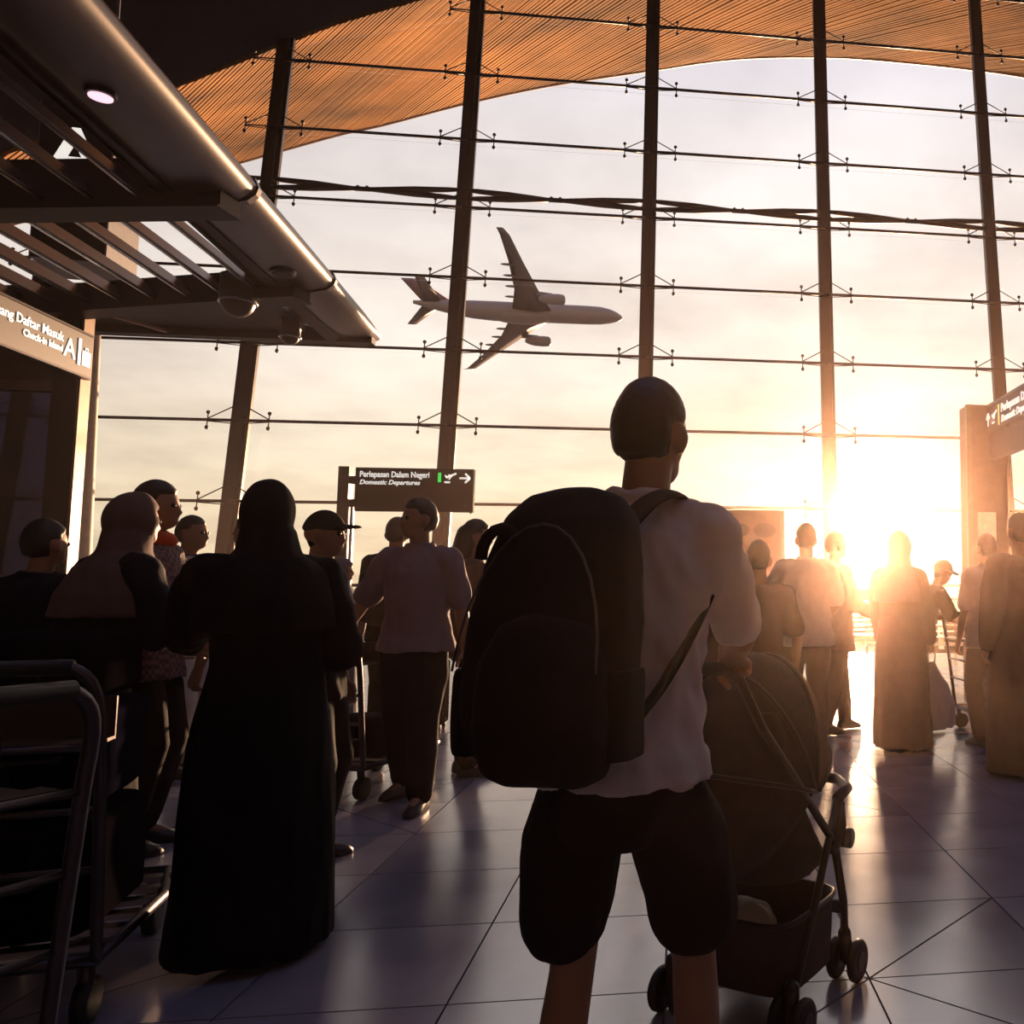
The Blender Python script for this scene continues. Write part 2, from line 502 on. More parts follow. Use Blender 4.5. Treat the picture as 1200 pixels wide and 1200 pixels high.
def cat(P, t):
    n = len(P) - 1; i = min(int(t), n - 1); f = t - i
    p0, p1, p2, p3 = P[max(i - 1, 0)], P[i], P[i + 1], P[min(i + 2, n)]
    return 0.5 * ((2 * p1) + (p2 - p0) * f + (2 * p0 - 5 * p1 + 4 * p2 - p3) * f * f + (3 * p1 - p0 - 3 * p2 + p3) * f ** 3)


SOF = mat('warm_timber_slat', (0.34, 0.158, 0.040), 0.85, 0, 0.7, 0.22, spec=0.12)
SOFB = mat('soffit_backing', (0.07, 0.035, 0.02), 0.7, 0, 0.2, 1.0)
roof = empty('roof_soffit', (BB[6] + AA[6]) / 2); tag(roof, 'curved timber slat roof overhang seen above the glass wall', 'roof', kind='structure')
bpy.context.view_layer.update()


def rp(o): o.parent = roof; o.matrix_parent_inverse = roof.matrix_world.inverted(); return o


T = len(AA) - 1
q = MB(); bk_rows = []
for j in range(0, 241):
    t = T * j / 240; a, b = cat(AA, t), cat(BB, t); bk_rows.append([a + UP * .14, a.lerp(b, .33) + UP * .14, a.lerp(b, .66) + UP * .14, b + UP * .14])
o = len(q.v)
for r_ in bk_rows: q.v += r_
for j in range(240):
    for k in range(3): q.f.append((j * 4 + k, j * 4 + k + 1, j * 4 + k + 5, j * 4 + k + 4))
nb = len(q.v)
q.v += [p + UP * .3 for p in q.v[:nb]]
for j in range(240):
    for k in range(3): q.f.append((nb + j * 4 + k, nb + j * 4 + k + 4, nb + j * 4 + k + 5, nb + j * 4 + k + 1))
rp(q.build('soffit_backing', SOFB))
q = MB(); NS = 250
for j in range(NS):
    t0, t1 = T * j / NS, T * (j + .66) / NS
    a0, a1, b0, b1 = cat(AA, t0), cat(AA, t1), cat(BB, t0), cat(BB, t1)
    dz = UP * (.12 + random.uniform(0, .02)); dn = UP * random.uniform(-.012, .012)
    q.rings([[a0 + dn, a1 + dn, a1 + dz, a0 + dz], [b0 + dn, b1 + dn, b1 + dz, b0 + dz]])
so = rp(q.build('slat', SOF)); so['kind'] = 'stuff'
q = MB(); q.tube([cat(AA, T * j / 80) + UP * .16 for j in range(81)], .2, 8); rp(q.build('edge_trim', mat('roof_edge_bronze', (0.18, 0.10, 0.06), 0.5), smooth=True))
# interior ceiling vault; unseen middle glazing added for cool fill light
n = len(BP); ceil_parts = []
for name_, sl in (('front', 0), ('rear', 1)):
    q = MB()
    for p in BP:
        u = p.dot(E1); z = p.z
        q.v += [p + UP * .02 - E2 * .12, bld(u, 15, z + 1.2), bld(u, 9, z + 2.2)] if sl == 0 else [bld(u, 0.5, z + 3.2), bld(u, -6, z + 2.6), bld(u, -9, z + 1.5)]
    nb = n * 3
    for i in range(n - 1):
        for k in range(2): q.f.append((i * 3 + k, i * 3 + k + 1, i * 3 + k + 4, i * 3 + k + 3))
    q.v += [p + UP * .4 for p in q.v]
    for i in range(n - 1):
        for k in range(2): q.f.append((nb + i * 3 + k, nb + i * 3 + k + 3, nb + i * 3 + k + 4, nb + i * 3 + k + 1))
        q.f.append((i * 3, i * 3 + 3, nb + i * 3 + 3, nb + i * 3)); q.f.append((i * 3 + 2, nb + i * 3 + 2, nb + i * 3 + 5, i * 3 + 5))
    ceil_parts.append(q)
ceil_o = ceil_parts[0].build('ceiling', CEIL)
tag(ceil_o, 'shaded vaulted ceiling of the hall with an added unseen skylight', 'ceiling', kind='structure')
ceil_parts[1].build('rear_vault', CEIL, ceil_o)
for a, b in zip(BP, BP[1:]):
    ua, ub = a.dot(E1), b.dot(E1)
    q = MB(); q.prism([bld(ua + .08, 8.9, a.z + 2.3), bld(ub - .08, 8.9, b.z + 2.3), bld(ub - .08, 0.6, b.z + 3.3), bld(ua + .08, 0.6, a.z + 3.3)], UP * .02); q.build('fill_skylight_pane', GLASS, ceil_o) if ua > -7 else q.build('vault_panel', CEIL, ceil_o)  # glazing added for fill; left bays kept solid so that side stays dark
    q = MB(); q.bar(bld(ub, 8.9, b.z + 2.25), bld(ub, 0.6, b.z + 3.25), .12, .3); q.build('rafter', STEEL, ceil_o)
uL, uR = BP[0].dot(E1), BP[-1].dot(E1)


def wallbox(name, u0, v0, u1, v1, h, label):
    a, b = bld(u0, v0, h / 2), bld(u1, v1, h / 2)
    tag(MB().bar(a, b, .3, h).build(name, WALL), label, 'wall', kind='structure')


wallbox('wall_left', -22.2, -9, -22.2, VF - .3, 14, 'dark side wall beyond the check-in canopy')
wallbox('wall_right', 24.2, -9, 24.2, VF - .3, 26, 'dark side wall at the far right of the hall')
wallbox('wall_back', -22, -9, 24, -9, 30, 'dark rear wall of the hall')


# ------------------------------------------------------------------ check-in canopy
ZC = 3.9
IA = ray(735, 689.6); IA.z = 0; IA.normalize(); IP = V((IA.y, -IA.x, 0))
canopy = empty('check_in_canopy', (0, 0, 0)); tag(canopy, 'dark wing-shaped louvred canopy over the check-in island', 'canopy')


def line_hit(p, d, a, b):
    """where p + t d meets the line a-b in plan"""
    e = b - a; den = d.x * e.y - d.y * e.x; t = ((a.x - p.x) * e.y - (a.y - p.y) * e.x) / den; return p + d * t


ZN = ZC + .10
e_far = at_z(447, 397, ZN); e_near = at_z(107, 0, ZN); ed = (e_far - e_near).normalized(); eo = V((ed.y, -ed.x, 0)); e_near = e_near - ed * 3.2
prof = [(-.62, -.06), (-.40, -.09), (-.20, -.085), (-.07, -.05), (-.015, .0), (0, .05), (-.03, .10), (-.12, .14), (-.3, .17), (-.62, .19)]
NSEC = 26
secs = []
for k in range(NSEC + 1):
    t = k / NSEC; p = e_near.lerp(e_far, t); c = p + eo * -.0
    sc_ = 1.0 if t < .93 else 1 - .55 * ((t - .93) / .07) ** 1.5
    secs.append([p + eo * (x * (1 if t < .93 else sc_)) + UP * (z * sc_) for x, z in prof])
MB().rings(secs).build('leading_edge', CANOPYE, canopy, True)
l1 = at_z(184, 210, ZC); end_l = at_z(100, 384, ZC); end_r = at_z(447, 398, ZC)
l1_far = line_hit(l1, IA, end_l, end_r); l1_near = l1 - IA * 4.2
inn_far = e_far - eo * .5; inn_far.z = ZC; inn_near = e_near - eo * .55; inn_near.z = ZC
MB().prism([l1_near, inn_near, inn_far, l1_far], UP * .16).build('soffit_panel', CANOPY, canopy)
# end fascia
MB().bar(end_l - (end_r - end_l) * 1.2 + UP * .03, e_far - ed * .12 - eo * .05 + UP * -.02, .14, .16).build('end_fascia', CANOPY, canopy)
bA0, bA1 = at_z(-420, 246, ZC - .02), at_z(270, 238, ZC - .02)
bB0, bB1 = at_z(-420, 395, ZC - .02), at_z(354, 343, ZC - .02)
for a, b, h in ((bA0, bA1, .34), (bB0, bB1, .26)):
    o = MB().bar(a + UP * (h / 2 - .06), b + UP * (h / 2 - .06), .20, h).build('cross_beam', CANOPY, canopy)
    MB().bar(a + UP * -.065, b + UP * -.065, .24, .015).build('beam_flange', CANOPY, o)
for k in range(11):
    d = .20 + .33 * k
    n0 = l1 - IP * d - IA * 4.0; f0 = line_hit(l1 - IP * d, IA, bB0, bB1)
    # tilted blade with a lit lower lip
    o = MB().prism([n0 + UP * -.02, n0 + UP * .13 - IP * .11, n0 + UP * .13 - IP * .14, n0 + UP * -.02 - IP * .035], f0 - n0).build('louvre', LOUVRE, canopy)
    MB().bar(n0 + UP * -.03 - IP * .02, f0 + UP * -.03 - IP * .02, .018, .02).build('lip', CHROME, o)
# closed panel behind the second beam
pA = line_hit(l1 - IP * .34, IA, bB0, bB1); pB = line_hit(l1 - IP * .34, IA, end_l, end_r)
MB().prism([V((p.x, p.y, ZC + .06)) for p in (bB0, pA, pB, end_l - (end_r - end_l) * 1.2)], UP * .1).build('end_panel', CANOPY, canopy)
MB().bar(at_z(105, 362, ZC - .04), at_z(195, 388, ZC - .04), .03, .03).build('brace_rod', TAN, canopy)
for t in (.395, .80, ):
    pass
for (px, py) in ((309, 229), (396, 334)):
    p = at_z(px, py, ZN); t = (p - e_near).dot(ed) / (e_far - e_near).length; c = e_near.lerp(e_far, t)
    MB().rings([[c + ed * dd + eo * (x + .012 if x > -.5 else x) + UP * (z + (.012 if z > .05 else -.012)) for x, z in prof] for dd in (-.03, .03)]).build('joint_band', STEELB, canopy)
dl = at_z(118, 111, ZC)
q = MB(); q.tube([dl + UP * .05, dl - UP * .012], .072, 24); o = q.build('downlight', STEELB, canopy)
q = MB(); q.tube([dl - UP * .008, dl - UP * .018], .055, 24); q.build('lens', PINKL, o)
p = at_z(331, 320, ZC - .0); q = MB(); q.tube([p + UP * .05, p - UP * .012], .10, 24); o = q.build('downlight', STEELB, canopy)
q = MB(); q.tube([p - UP * .008, p - UP * .018], .075, 24); q.build('lens', CANOPY, o)
for (px, py, r_) in ((279, 352, .14), (340, 393, .09)):
    p = at_z(px, py, ZC - .1); q = MB(); q.ball(p, (r_, r_, r_ * 1.1), 18, 12); q.tube([p + UP * .22, p], r_ * 1.05, 18); o = q.build('dome_camera', PLASTIC, canopy, True)
    q = MB(); q.tube([p + V((r_ * 1.04 * math.cos(a * .3927), r_ * 1.04 * math.sin(a * .3927), -.02)) for a in range(16)], .012, 6, True); q.build('ring', CHROME, o, True)
# post carrying the canopy and the board
PD = 8.15
pc = at_y(79, 500, PD); pc.z = 0
rotI = M((IP, IA, UP)).transposed()
q = MB(); q.box(pc + UP * ZC / 2, (.20, .20, ZC), rotI); post = q.build('post', SIGNB, canopy)
q = MB(); q.box(pc + UP * ZC / 2 + IP * .112, (.025, .16, ZC), rotI); q.build('edge_strip', TAN, post)  # tan colour stands for sunlight on the post's right face

# check-in board along the island
brd = empty('check_in_sign', (pc.x, pc.y, 0)); tag(brd, 'purple check-in island A board with suitcase symbol beside the canopy post', 'sign')
zb = at_y(88, 444, PD).z; zt = at_y(93, 397, PD).z
far = V((pc.x, pc.y, 0)) + IP * .17 - IA * .06; LB = 2.6; hb = zt - zb


def rel(o, par):
    par_l = par.location; o.location = o.location - par_l; return o


q = MB(); q.box(far - IA * LB / 2 + UP * (zb + zt) / 2, (.05, LB, hb), rotI); rel(q.build('board', SIGNF, brd), brd)
q = MB(); q.box(far - IA * LB / 2 + UP * (zt + .01), (.07, LB, .02), rotI); rel(q.build('top_rail', STEELB, brd), brd)
q = MB(); q.box(far - IA * LB / 2 + UP * (zb - .01), (.07, LB, .02), rotI); rel(q.build('bottom_rail', STEELB, brd), brd)


def sign_text(txt, size, par, origin, xd, align='LEFT', shear=0.0, bold=0.0, m=LETTER, name='lettering', squeeze=1.0):
    me = text_mesh(txt, size, .003, align, shear, bold, squeeze); o = link(name, me, m, par); mw = frame(origin, xd, UP); mw.translation = mw.translation - par.location
    o.matrix_basis = mw; return o


def sign_poly(polys, par, origin, xd, name, m=LETTER):
    q = MB()
    for p in polys: q.prism([(x, y, 0) for x, y in p], (0, 0, .004))
    o = q.build(name, m, par); mw = frame(origin, xd, UP); mw.translation = mw.translation - par.location; o.matrix_basis = mw; return o


face = far + IP * .027
sign_text('Ruang Daftar Masuk', .115, brd, face - IA * .44 + UP * (zb + hb * .60), IA, 'RIGHT', 0, .0015)
sign_text('Check-in Island', .085, brd, face - IA * .44 + UP * (zb + hb * .36), IA, 'RIGHT', 0, .0018)
sign_text('A', .25, brd, face - IA * .34 + UP * (zb + hb * .30), IA, 'CENTER', 0, .002)
sign_poly([[(-.22, .05), (-.18, .05), (-.18, .30), (-.22, .30)]], brd, face + UP * (zb + .03), IA, 'bar')
sign_poly([[(-.155, .06), (-.14, .06), (-.14, .20), (-.155, .20)], [(-.133, .06), (-.05, .06), (-.05, .20), (-.133, .20)], [(-.043, .06), (-.028, .06), (-.028, .20), (-.043, .20)], [(-.115, .205), (-.105, .205), (-.105, .235), (-.115, .235)], [(-.08, .205), (-.07, .205), (-.07, .235), (-.08, .235)], [(-.115, .225), (-.07, .225), (-.07, .235), (-.115, .235)]], brd, face + UP * (zb + .03), IA, 'suitcase_symbol')

# kiosk beside the post: header and tinted panes
DARKG = None


def tinted():
    m = bpy.data.materials.new('tinted_glass'); m.use_nodes = True; t = m.node_tree; t.nodes.clear()
    tr = node(t, 'ShaderNodeBsdfTransparent'); tr.inputs[0].default_value = (0.09, 0.09, 0.15, 1)
    gl = node(t, 'ShaderNodeBsdfGlossy'); gl.inputs['Roughness'].default_value = 0.05; gl.inputs[0].default_value = (0.6, 0.6, 0.7, 1)
    mx = node(t, 'ShaderNodeMixShader'); mx.inputs[0].default_value = 0.05
    t.links.new(tr.outputs[0], mx.inputs[1]); t.links.new(gl.outputs[0], mx.inputs[2])
    o = node(t, 'ShaderNodeOutputMaterial'); t.links.new(mx.outputs[0], o.inputs[0]); return m


TINT = tinted()
kb = V((pc.x, pc.y, 0)) + IA * .3 - IP * .05
KX0 = -E1; kh0 = zb + .03; kio = empty('kiosk_screen', kb); q = MB(); q.prism([KX0 * .0 + UP * kh0, KX0 * 4.2 + UP * kh0, KX0 * 4.2 + UP * (ZC - .22), KX0 * .0 + UP * (ZC - .22)], E2 * .05); q.build('transom_panel', SIGNB, kio); tag(kio, 'dark tinted glass screen behind the check-in post', 'screen')
kh = zb - .02
KX = -E1
q = MB(); q.bar(KX * .02 + UP * kh, KX * 4.2 + UP * kh, .10, .10); q.build('header_rail', STEELB, kio)
q = MB(); q.bar(KX * .02 + UP * .06, KX * 4.2 + UP * .06, .08, .12); q.build('bottom_rail', STEELB, kio)
for k in range(5):
    q = MB(); q.box(KX * (.02 + 1.05 * k) + UP * kh / 2, (.06, .06, kh), M.Rotation(AZ, 3, 'Z')); q.build('upright', STEELB, kio)
    if k < 4:
        a, b = KX * (.05 + 1.05 * k), KX * (1.04 + 1.05 * k)
        q = MB(); q.prism([a + UP * .12, b + UP * .12, b + UP * (kh - .05), a + UP * (kh - .05)], E2 * .012); q.build('glass_pane', TINT, kio)

# hanging letter box
hb0 = at_y(128, 250, 11.0)
zl0, zl1 = at_y(128, 308, 11).z, at_y(128, 128, 11).z
abx = empty('hanging_letter_sign', (hb0.x, hb0.y, zl0)); tag(abx, 'tall box sign with white letter A hanging above the canopy', 'sign')
th = R(-27); rx = V((math.cos(th + .12), math.sin(th + .12), 0)); W_ = .84
fx = V((math.cos(R(-2)), math.sin(R(-2)), 0)); gx = V((math.cos(R(56)), math.sin(R(56)), 0))
ang = math.atan2(hb0.x, hb0.y) * -1
yawb = ang + R(-24)
fx = V((math.cos(yawb), math.sin(yawb), 0)); gx = V((-math.sin(yawb), math.cos(yawb), 0)); HB = zl1 - zl0
q = MB(); q.prism([V((0, 0, 0)), -fx * W_, -fx * W_ + gx * W_, gx * W_], UP * HB); q.build('box', mat('sign_box_grey', (0.13, 0.115, 0.125), 0.5), abx)
za = at_y(100, 214, 11).z - zl0
for (o_, xd) in ((-fx * W_ / 2 - gx * .004, fx), (gx * W_ / 2 + fx * .004, gx)):
    me = text_mesh('A', 1.0, .004, 'CENTER', 0, .02); o = link('letter', me, LETTER, abx); o.matrix_basis = frame(o_ + UP * (za - .02), xd, UP)
q = MB(); q.prism([-fx * (W_ - .02) - gx * .003, -fx * .02 - gx * .003, -fx * .02 - gx * .001, -fx * (W_ - .02) - gx * .001], UP * HB); q.build('shaded_front_panel', SIGNB, abx)  # black sheet paints the shade on the front of the grey box
for k in (.3, .6):
    q = MB(); q.tube([-fx * W_ * k + gx * W_ * .5 + UP * HB, -fx * W_ * k + gx * W_ * .5 + UP * (HB + 5.0)], .02, 8); q.build('hanging_rod', CHROME, abx)

# departures board on its post
SD_ = 11.0
c0, c1 = at_y(415.5, 597, SD_), at_y(549, 549, SD_)
zb2, zt2 = at_y(482, 598.5, SD_).z, at_y(482, 547.5, SD_).z
sx = E1; wd = (at_y(549, 570, SD_) - at_y(416, 570, SD_)).length
p0 = at_y(416, 570, SD_); p0.z = 0
dep = empty('departures_sign', p0); tag(dep, 'black domestic departures board with green bar and arrow on a post', 'sign')
q = MB(); q.prism([UP * zb2, sx * wd + UP * zb2, sx * wd + UP * zt2, UP * zt2], E2 * .09); q.build('board', SIGNB, dep)
pz = at_y(405, 547, SD_).z
q = MB(); q.box(-sx * .13 + E2 * .045 + UP * pz / 2, (.13, .16, pz), M.Rotation(AZ, 3, 'Z')); q.build('post', STEELB, dep)
q = MB(); q.box(-sx * .035 + E2 * .045 + UP * (zb2 + .05) / 2, (.04, .05, zb2 + .06), M.Rotation(AZ, 3, 'Z')); q.build('light_strip', mat('pale_metal_strip', (0.75, 0.7, 0.6), 0.35, 0.2), dep)
for zz in (zb2 + .10, zt2 - .16):
    q = MB(); q.box(-sx * .04 + E2 * .045 + UP * zz, (.10, .05, .10), M.Rotation(AZ, 3, 'Z')); q.build('bracket', SIGNB, dep)
f2 = V((0, 0, 0)) - E2 * .004; H2 = zt2 - zb2
def dt(*a, **k):
    me = text_mesh(a[0], a[1], .003, 'LEFT', k.get('shear', 0), .0012, k.get('sq', 1)); o = link('lettering', me, LETTER, dep); o.matrix_basis = frame(f2 + p0 * 0 + sx * a[2] + UP * a[3], sx, UP)
dt('Perlepasan Dalam Negeri', .105, .05, zt2 - .12, sq=.79)
dt('Domestic Departures', .083, .05, zt2 - .215, shear=.25, sq=1.0)


def dpoly(polys, name, m, x, z, sc=1.0, par=dep, xd=None, org=None):
    q = MB()
    for p in polys: q.prism([(a * sc, b * sc, 0) for a, b in p], (0, 0, .006))
    o = q.build(name, m, par); o.matrix_basis = frame((org if org is not None else f2) + (xd or sx) * x + UP * z, xd or sx, UP); return o


def thick(a, b, w):
    a, b = V((*a, 0)), V((*b, 0)); d = (b - a).normalized(); n = V((-d.y, d.x, 0)) * w / 2
    return [tuple((a - n)[:2]), tuple((b - n)[:2]), tuple((b + n)[:2]), tuple((a + n)[:2])]


PLANE_SYM = [thick((-.07, -.055), (.0, -.055), .022), thick((-.05, .005), (.075, .06), .022), thick((-.065, .035), (-.035, .005), .016), thick((.02, .035), (-.015, -.02), .016), thick((-.02, .045), (.0, .03), .012)]
ARROW_SYM = [thick((-.065, 0), (.055, 0), .022), thick((.005, .06), (.065, 0), .024), thick((.005, -.06), (.065, 0), .024)]
dpoly([[(-.018, -.06), (.018, -.06), (.018, .06), (-.018, .06)]], 'green_bar', GREEN, .985 * wd * .72, zt2 - .115)
dpoly(PLANE_SYM, 'aircraft_symbol', LETTER, wd * .80, zt2 - .12)
dpoly(ARROW_SYM, 'arrow_symbol', LETTER, wd * .925, zt2 - .12)
dpoly(ARROW_SYM, 'unlit_arrow_symbol', mat('unlit_symbol', (0.06, 0.05, 0.05), 0.6), wd * .925, zb2 + .09, .6)

# information totem and its boards at the right
TD = 9.6
t0, t1 = at_y(1137, 640, TD), at_y(1184, 640, TD); tz = at_y(1150, 474, TD).z
tb = V((t0.x, t0.y, 0)); tw = (t1 - t0).length
tot = empty('information_totem', tb); tag(tot, 'tall brown totem with a glowing panel behind the queue', 'totem')
BRN = mat('brown_lacquer', (0.30, 0.17, 0.10), 0.45, 0, 0.1)
q = MB(); q.prism([V((0, 0, 0)), E1 * tw, E1 * tw + E2 * .3, E2 * .3], UP * tz); q.build('column', BRN, tot)
q = MB(); q.prism([-E1 * .02 - E2 * .01, E1 * .035 - E2 * .01, E1 * .035 + E2 * .05, -E1 * .02 + E2 * .05], UP * tz); q.build('edge_strip', TAN, tot)
pz0, pz1 = at_y(1155, 640, TD).z, at_y(1155, 600, TD).z
q = MB(); q.prism([E1 * .09 - E2 * .012, E1 * .30 - E2 * .012, E1 * .30 - E2 * .002, E1 * .09 - E2 * .002], UP * .0 + UP * (pz1 - pz0)); o = q.build('screen', mat('screen_amber', (0.8, 0.6, 0.35), 0.4, emit=(1, 0.7, 0.4), estr=0.35), tot); o.location.z = pz0
# board along the hall axis from the totem towards the camera
rb0 = at_y(1157, 495, TD - .1); rb0.z = 0
rzb, rzt = at_y(1160, 508, TD - .1).z, at_y(1160, 479, TD - .1).z
rsg = empty('hall_departures_sign', rb0); tag(rsg, 'mauve overhead domestic departures board fixed beside the brown totem', 'sign')
LD = -E2; LL = 2.6
SIGNM = mat('sign_face_mauve', (0.22, 0.13, 0.16), 0.4, 0, 0.06)
q = MB(); q.prism([V((0, 0, 0)), LD * LL, LD * LL + E1 * .08, E1 * .08], UP * (rzt - rzb)); o = q.build('upper_board', SIGNM, rsg); o.location.z = rzb
q = MB(); q.prism([LD * .05, LD * LL, LD * LL + E1 * .08, LD * .05 + E1 * .08], UP * .27); o = q.build('lower_board', SIGNM, rsg); o.location.z = rzb - .31
q = MB(); q.bar(LD * .02 + E1 * .04 + UP * (rzt + .02), LD * LL + E1 * .04 + UP * (rzt + .02), .1, .03); q.build('top_rail', STEELB, rsg)
for t in (.5, 2.1):
    q = MB(); q.bar(LD * t + E1 * .04 + UP * (rzb - .03), LD * t + E1 * .04 + UP * (rzt + 0), .03, .03, up=V((1, 0, 0))); q.build('hanger', STEELB, rsg)
HR = rzt - rzb; fr_ = -E1 * .005
dpoly([[(y, -x) for x, y in []]] if 0 else [thick((0, -.07), (0, .06), .02), thick((-.045, .01), (0, .07), .022), thick((.045, .01), (0, .07), .022)], 'arrow_symbol', LETTER, .045, rzb + HR * .5, 1.0, rsg, LD, fr_)
dpoly(PLANE_SYM, 'aircraft_symbol', LETTER, .235, rzb + HR * .5, 1.0, rsg, LD, fr_)
dpoly([[(-.014, -.11), (.014, -.11), (.014, .11), (-.014, .11)]], 'yellow_bar', YELLOW, .37, rzb + HR * .5, 1.0, rsg, LD, fr_)
for tx, sz, zz, sh in (('Perlepasan Dalam Negeri', .125, .56, 0), ('Domestic Departures', .105, .16, .2)):
    me = text_mesh(tx, sz, .003, 'LEFT', sh, .0012, .95); o = link('lettering', me, LETTER, rsg); o.matrix_basis = frame(fr_ + LD * .43 + UP * (rzb + HR * zz), LD, UP)

# upright advertising panel behind the travellers
AD = 12.0
a0 = at_y(828, 640, AD); a0.z = 0; az = at_y(880, 597, AD).z; aw = (at_y(917, 640, AD) - at_y(828, 640, AD)).length
adv = empty('display_panel', a0); tag(adv, 'brown upright display panel with two dark oval patches behind the travellers', 'panel')
q = MB(); q.prism([V((0, 0, .06)), E1 * (aw + .03) + UP * .06, E1 * (aw - .03) + UP * az, UP * az], E2 * .10); q.build('panel', BRN, adv)
q = MB(); q.box(E1 * aw / 2 + E2 * .05 + UP * .03, (aw + .2, .5, .06), M.Rotation(AZ, 3, 'Z')); q.build('foot', STEELB, adv)
q = MB(); q.bar(E1 * (aw + .035) + E2 * .05 + UP * .06, E1 * (aw - .025) + E2 * .05 + UP * az, .02, .12, up=V((1, 0, 0))); q.build('edge_strip', TAN, adv)
for k in (865, 897):
    c = at_y(k, 621, AD); c = c - a0
    q = MB(); q.prism([V((c.x, c.y, c.z)) + E1 * .16 * math.cos(t * .3142) + UP * .10 * math.sin(t * .3142) for t in range(20)], -E2 * .02)
    o = q.build('oval_patch', mat('dark_print', (0.10, 0.055, 0.03), 0.5), adv); o.location = -E2 * .02 + E2 * (-(c).dot(E2)) + E2 * .018

# pale tapered column beside the check-in post
cc = at_y(98, 560, 15.5); cc.z = 0
q = MB(); q.tube([cc + UP * (k * .5) for k in range(13)], [.24 - .012 * k for k in range(13)], 20)
tag(q.build('column', mat('cream_plaster', (0.62, 0.50, 0.38), 0.6), None, True), 'pale tapered column beyond the check-in post', 'column', kind='structure')

# ------------------------------------------------------------------ airliner
def airliner():
    pos = at_y(612, 366, 250.0); Rv = V((1, 0, 0)); Uv = V((0, -math.sin(.314), math.cos(.314))); Av = V((0, math.cos(.314), math.sin(.314)))
    vd = ray(612, 366).normalized(); Av = vd; Rv = vd.cross(UP).normalized(); Uv = Rv.cross(vd)
    r_ = (Rv * .17 + Uv * .67 - Av * .72).normalized(); f = (Rv * .985 + Uv * .05 + Av * .28); f = (f - r_ * f.dot(r_)).normalized(); u = r_.cross(f)
    body_m = mat('airliner_grey', (0.14, 0.10, 0.085), 0.45, 0, 0.05, 0.2); dk = mat('airliner_wing_grey', (0.07, 0.048, 0.04), 0.5, 0, 0.05, 0.2); tm = mat('airliner_tail', (0.11, 0.035, 0.025), 0.5, 0, 0.1)
    root = empty('airliner', pos); root.matrix_world = M((r_, f, u)).transposed().to_4x4(); root.location = pos
    tag(root, 'twin-engine airliner banking across the sunset sky', 'airplane')
    S = 1.0; b = MB(); secs = []
    for y, rad, dz in ((31, .15, -.5), (30.4, .8, -.45), (29, 1.55, -.3), (27, 2.2, -.12), (24, 2.7, 0), (20, 2.82, 0), (-8, 2.82, 0), (-14, 2.55, .25), (-20, 1.9, .8), (-25, 1.2, 1.4), (-29.5, .45, 2.0)):
        secs.append([V((rad * math.cos(k * math.pi / 12), y, dz + rad * math.sin(k * math.pi / 12))) for k in range(24)])
    b.rings(secs).build('fuselage', body_m, root, True)
    b = MB(); b.ball((0, 0, -1.9), (2.6, 9, 1.7), 16, 10); b.build('belly_fairing', body_m, root, True)
    for sg in (-1, 1):
        def foil(x, y0, y1, z, t): return [V((sg * x, y0, z)), V((sg * x, y0 * .7 + y1 * .3, z + t)), V((sg * x, y1, z + t * .2)), V((sg * x, y0 * .6 + y1 * .4, z - t * .6))]
        b = MB(); b.rings([foil(1.5, 8.5, -3.5, -1.3, .8), foil(10, 2.6, -4.3, -.6, .5), foil(20, -3.6, -7.6, .4, .35), foil(28.5, -8.6, -11.2, 1.3, .2), foil(30, -10.4, -12.2, 2.2, .1)]); wg = b.build('wing', dk, root, True)
        for x, y in ((7, -5.2), (11, -5.8), (15, -7.0), (19, -8.4)):
            q = MB(); q.ball((sg * x, y + .6, -.9 + x * .05), (.28, 1.9, .4), 8, 6); q.build('flap_fairing', dk, wg, True)
        b = MB(); ss = []
        for y, rad in ((9.6, 1.25), (9.2, 1.5), (7.5, 1.62), (5, 1.45), (3.4, 1.05), (2.2, .5)): ss.append([V((sg * 9.4 + rad * math.cos(k * math.pi / 9), y, -2.9 + rad * math.sin(k * math.pi / 9))) for k in range(18)])
        e = b.rings(ss).build('engine', body_m, root, True)
        q = MB(); q.bar((sg * 9.4, 6.5, -1.5), (sg * 9.4, 1.5, -1.0), .4, 1.4); q.build('pylon', dk, e)
        b = MB(); b.rings([foil(.6, -22, -27, 1.6, .35), foil(9.8, -27.6, -30, 2.4, .15)]); b.build('tailplane', dk, root, True)
    def fin(z, y0, y1, t): return [V((0, y0, z)), V((t, y0 * .7 + y1 * .3, z)), V((0, y1, z)), V((-t, y0 * .7 + y1 * .3, z))]
    MB().rings([fin(2.2, -18.5, -27, .35), fin(10.6, -27.2, -31.5, .15)]).build('tail_fin', tm, root, True)


airliner()

# ------------------------------------------------------------------ people
SKIN = mat('skin_tan', (0.34, 0.17, 0.10), 0.55, 0, 0.08)
HAIR = mat('black_hair', (0.012, 0.009, 0.008), 0.5, 0, 0.2, 40)
EYE = mat('eye_dark', (0.02, 0.015, 0.012), 0.2)
WHITE = mat('white_cotton', (0.72, 0.66, 0.64), 0.8, 0, 0.05, trans=((0.8, 0.55, 0.4), 0.18))
MAUVE = mat('mauve_cotton', (0.30, 0.22, 0.25), 0.8, 0, 0.06, trans=((0.4, 0.25, 0.2), 0.1))
PALE = mat('pale_cotton', (0.62, 0.55, 0.52), 0.8, 0, 0.06, trans=((0.7, 0.5, 0.4), 0.12))
BLACK = mat('black_cloth', (0.005, 0.004, 0.006), 0.85, 0, 0.15, spec=.15)
CHAR = mat('charcoal_cloth', (0.014, 0.010, 0.011), 0.85, 0, 0.15, spec=.15)
NAVY = mat('navy_cloth', (0.007, 0.007, 0.016), 0.85, 0, 0.15, spec=.15)
BROWN = mat('brown_cloth', (0.10, 0.055, 0.035), 0.85, 0, 0.15)
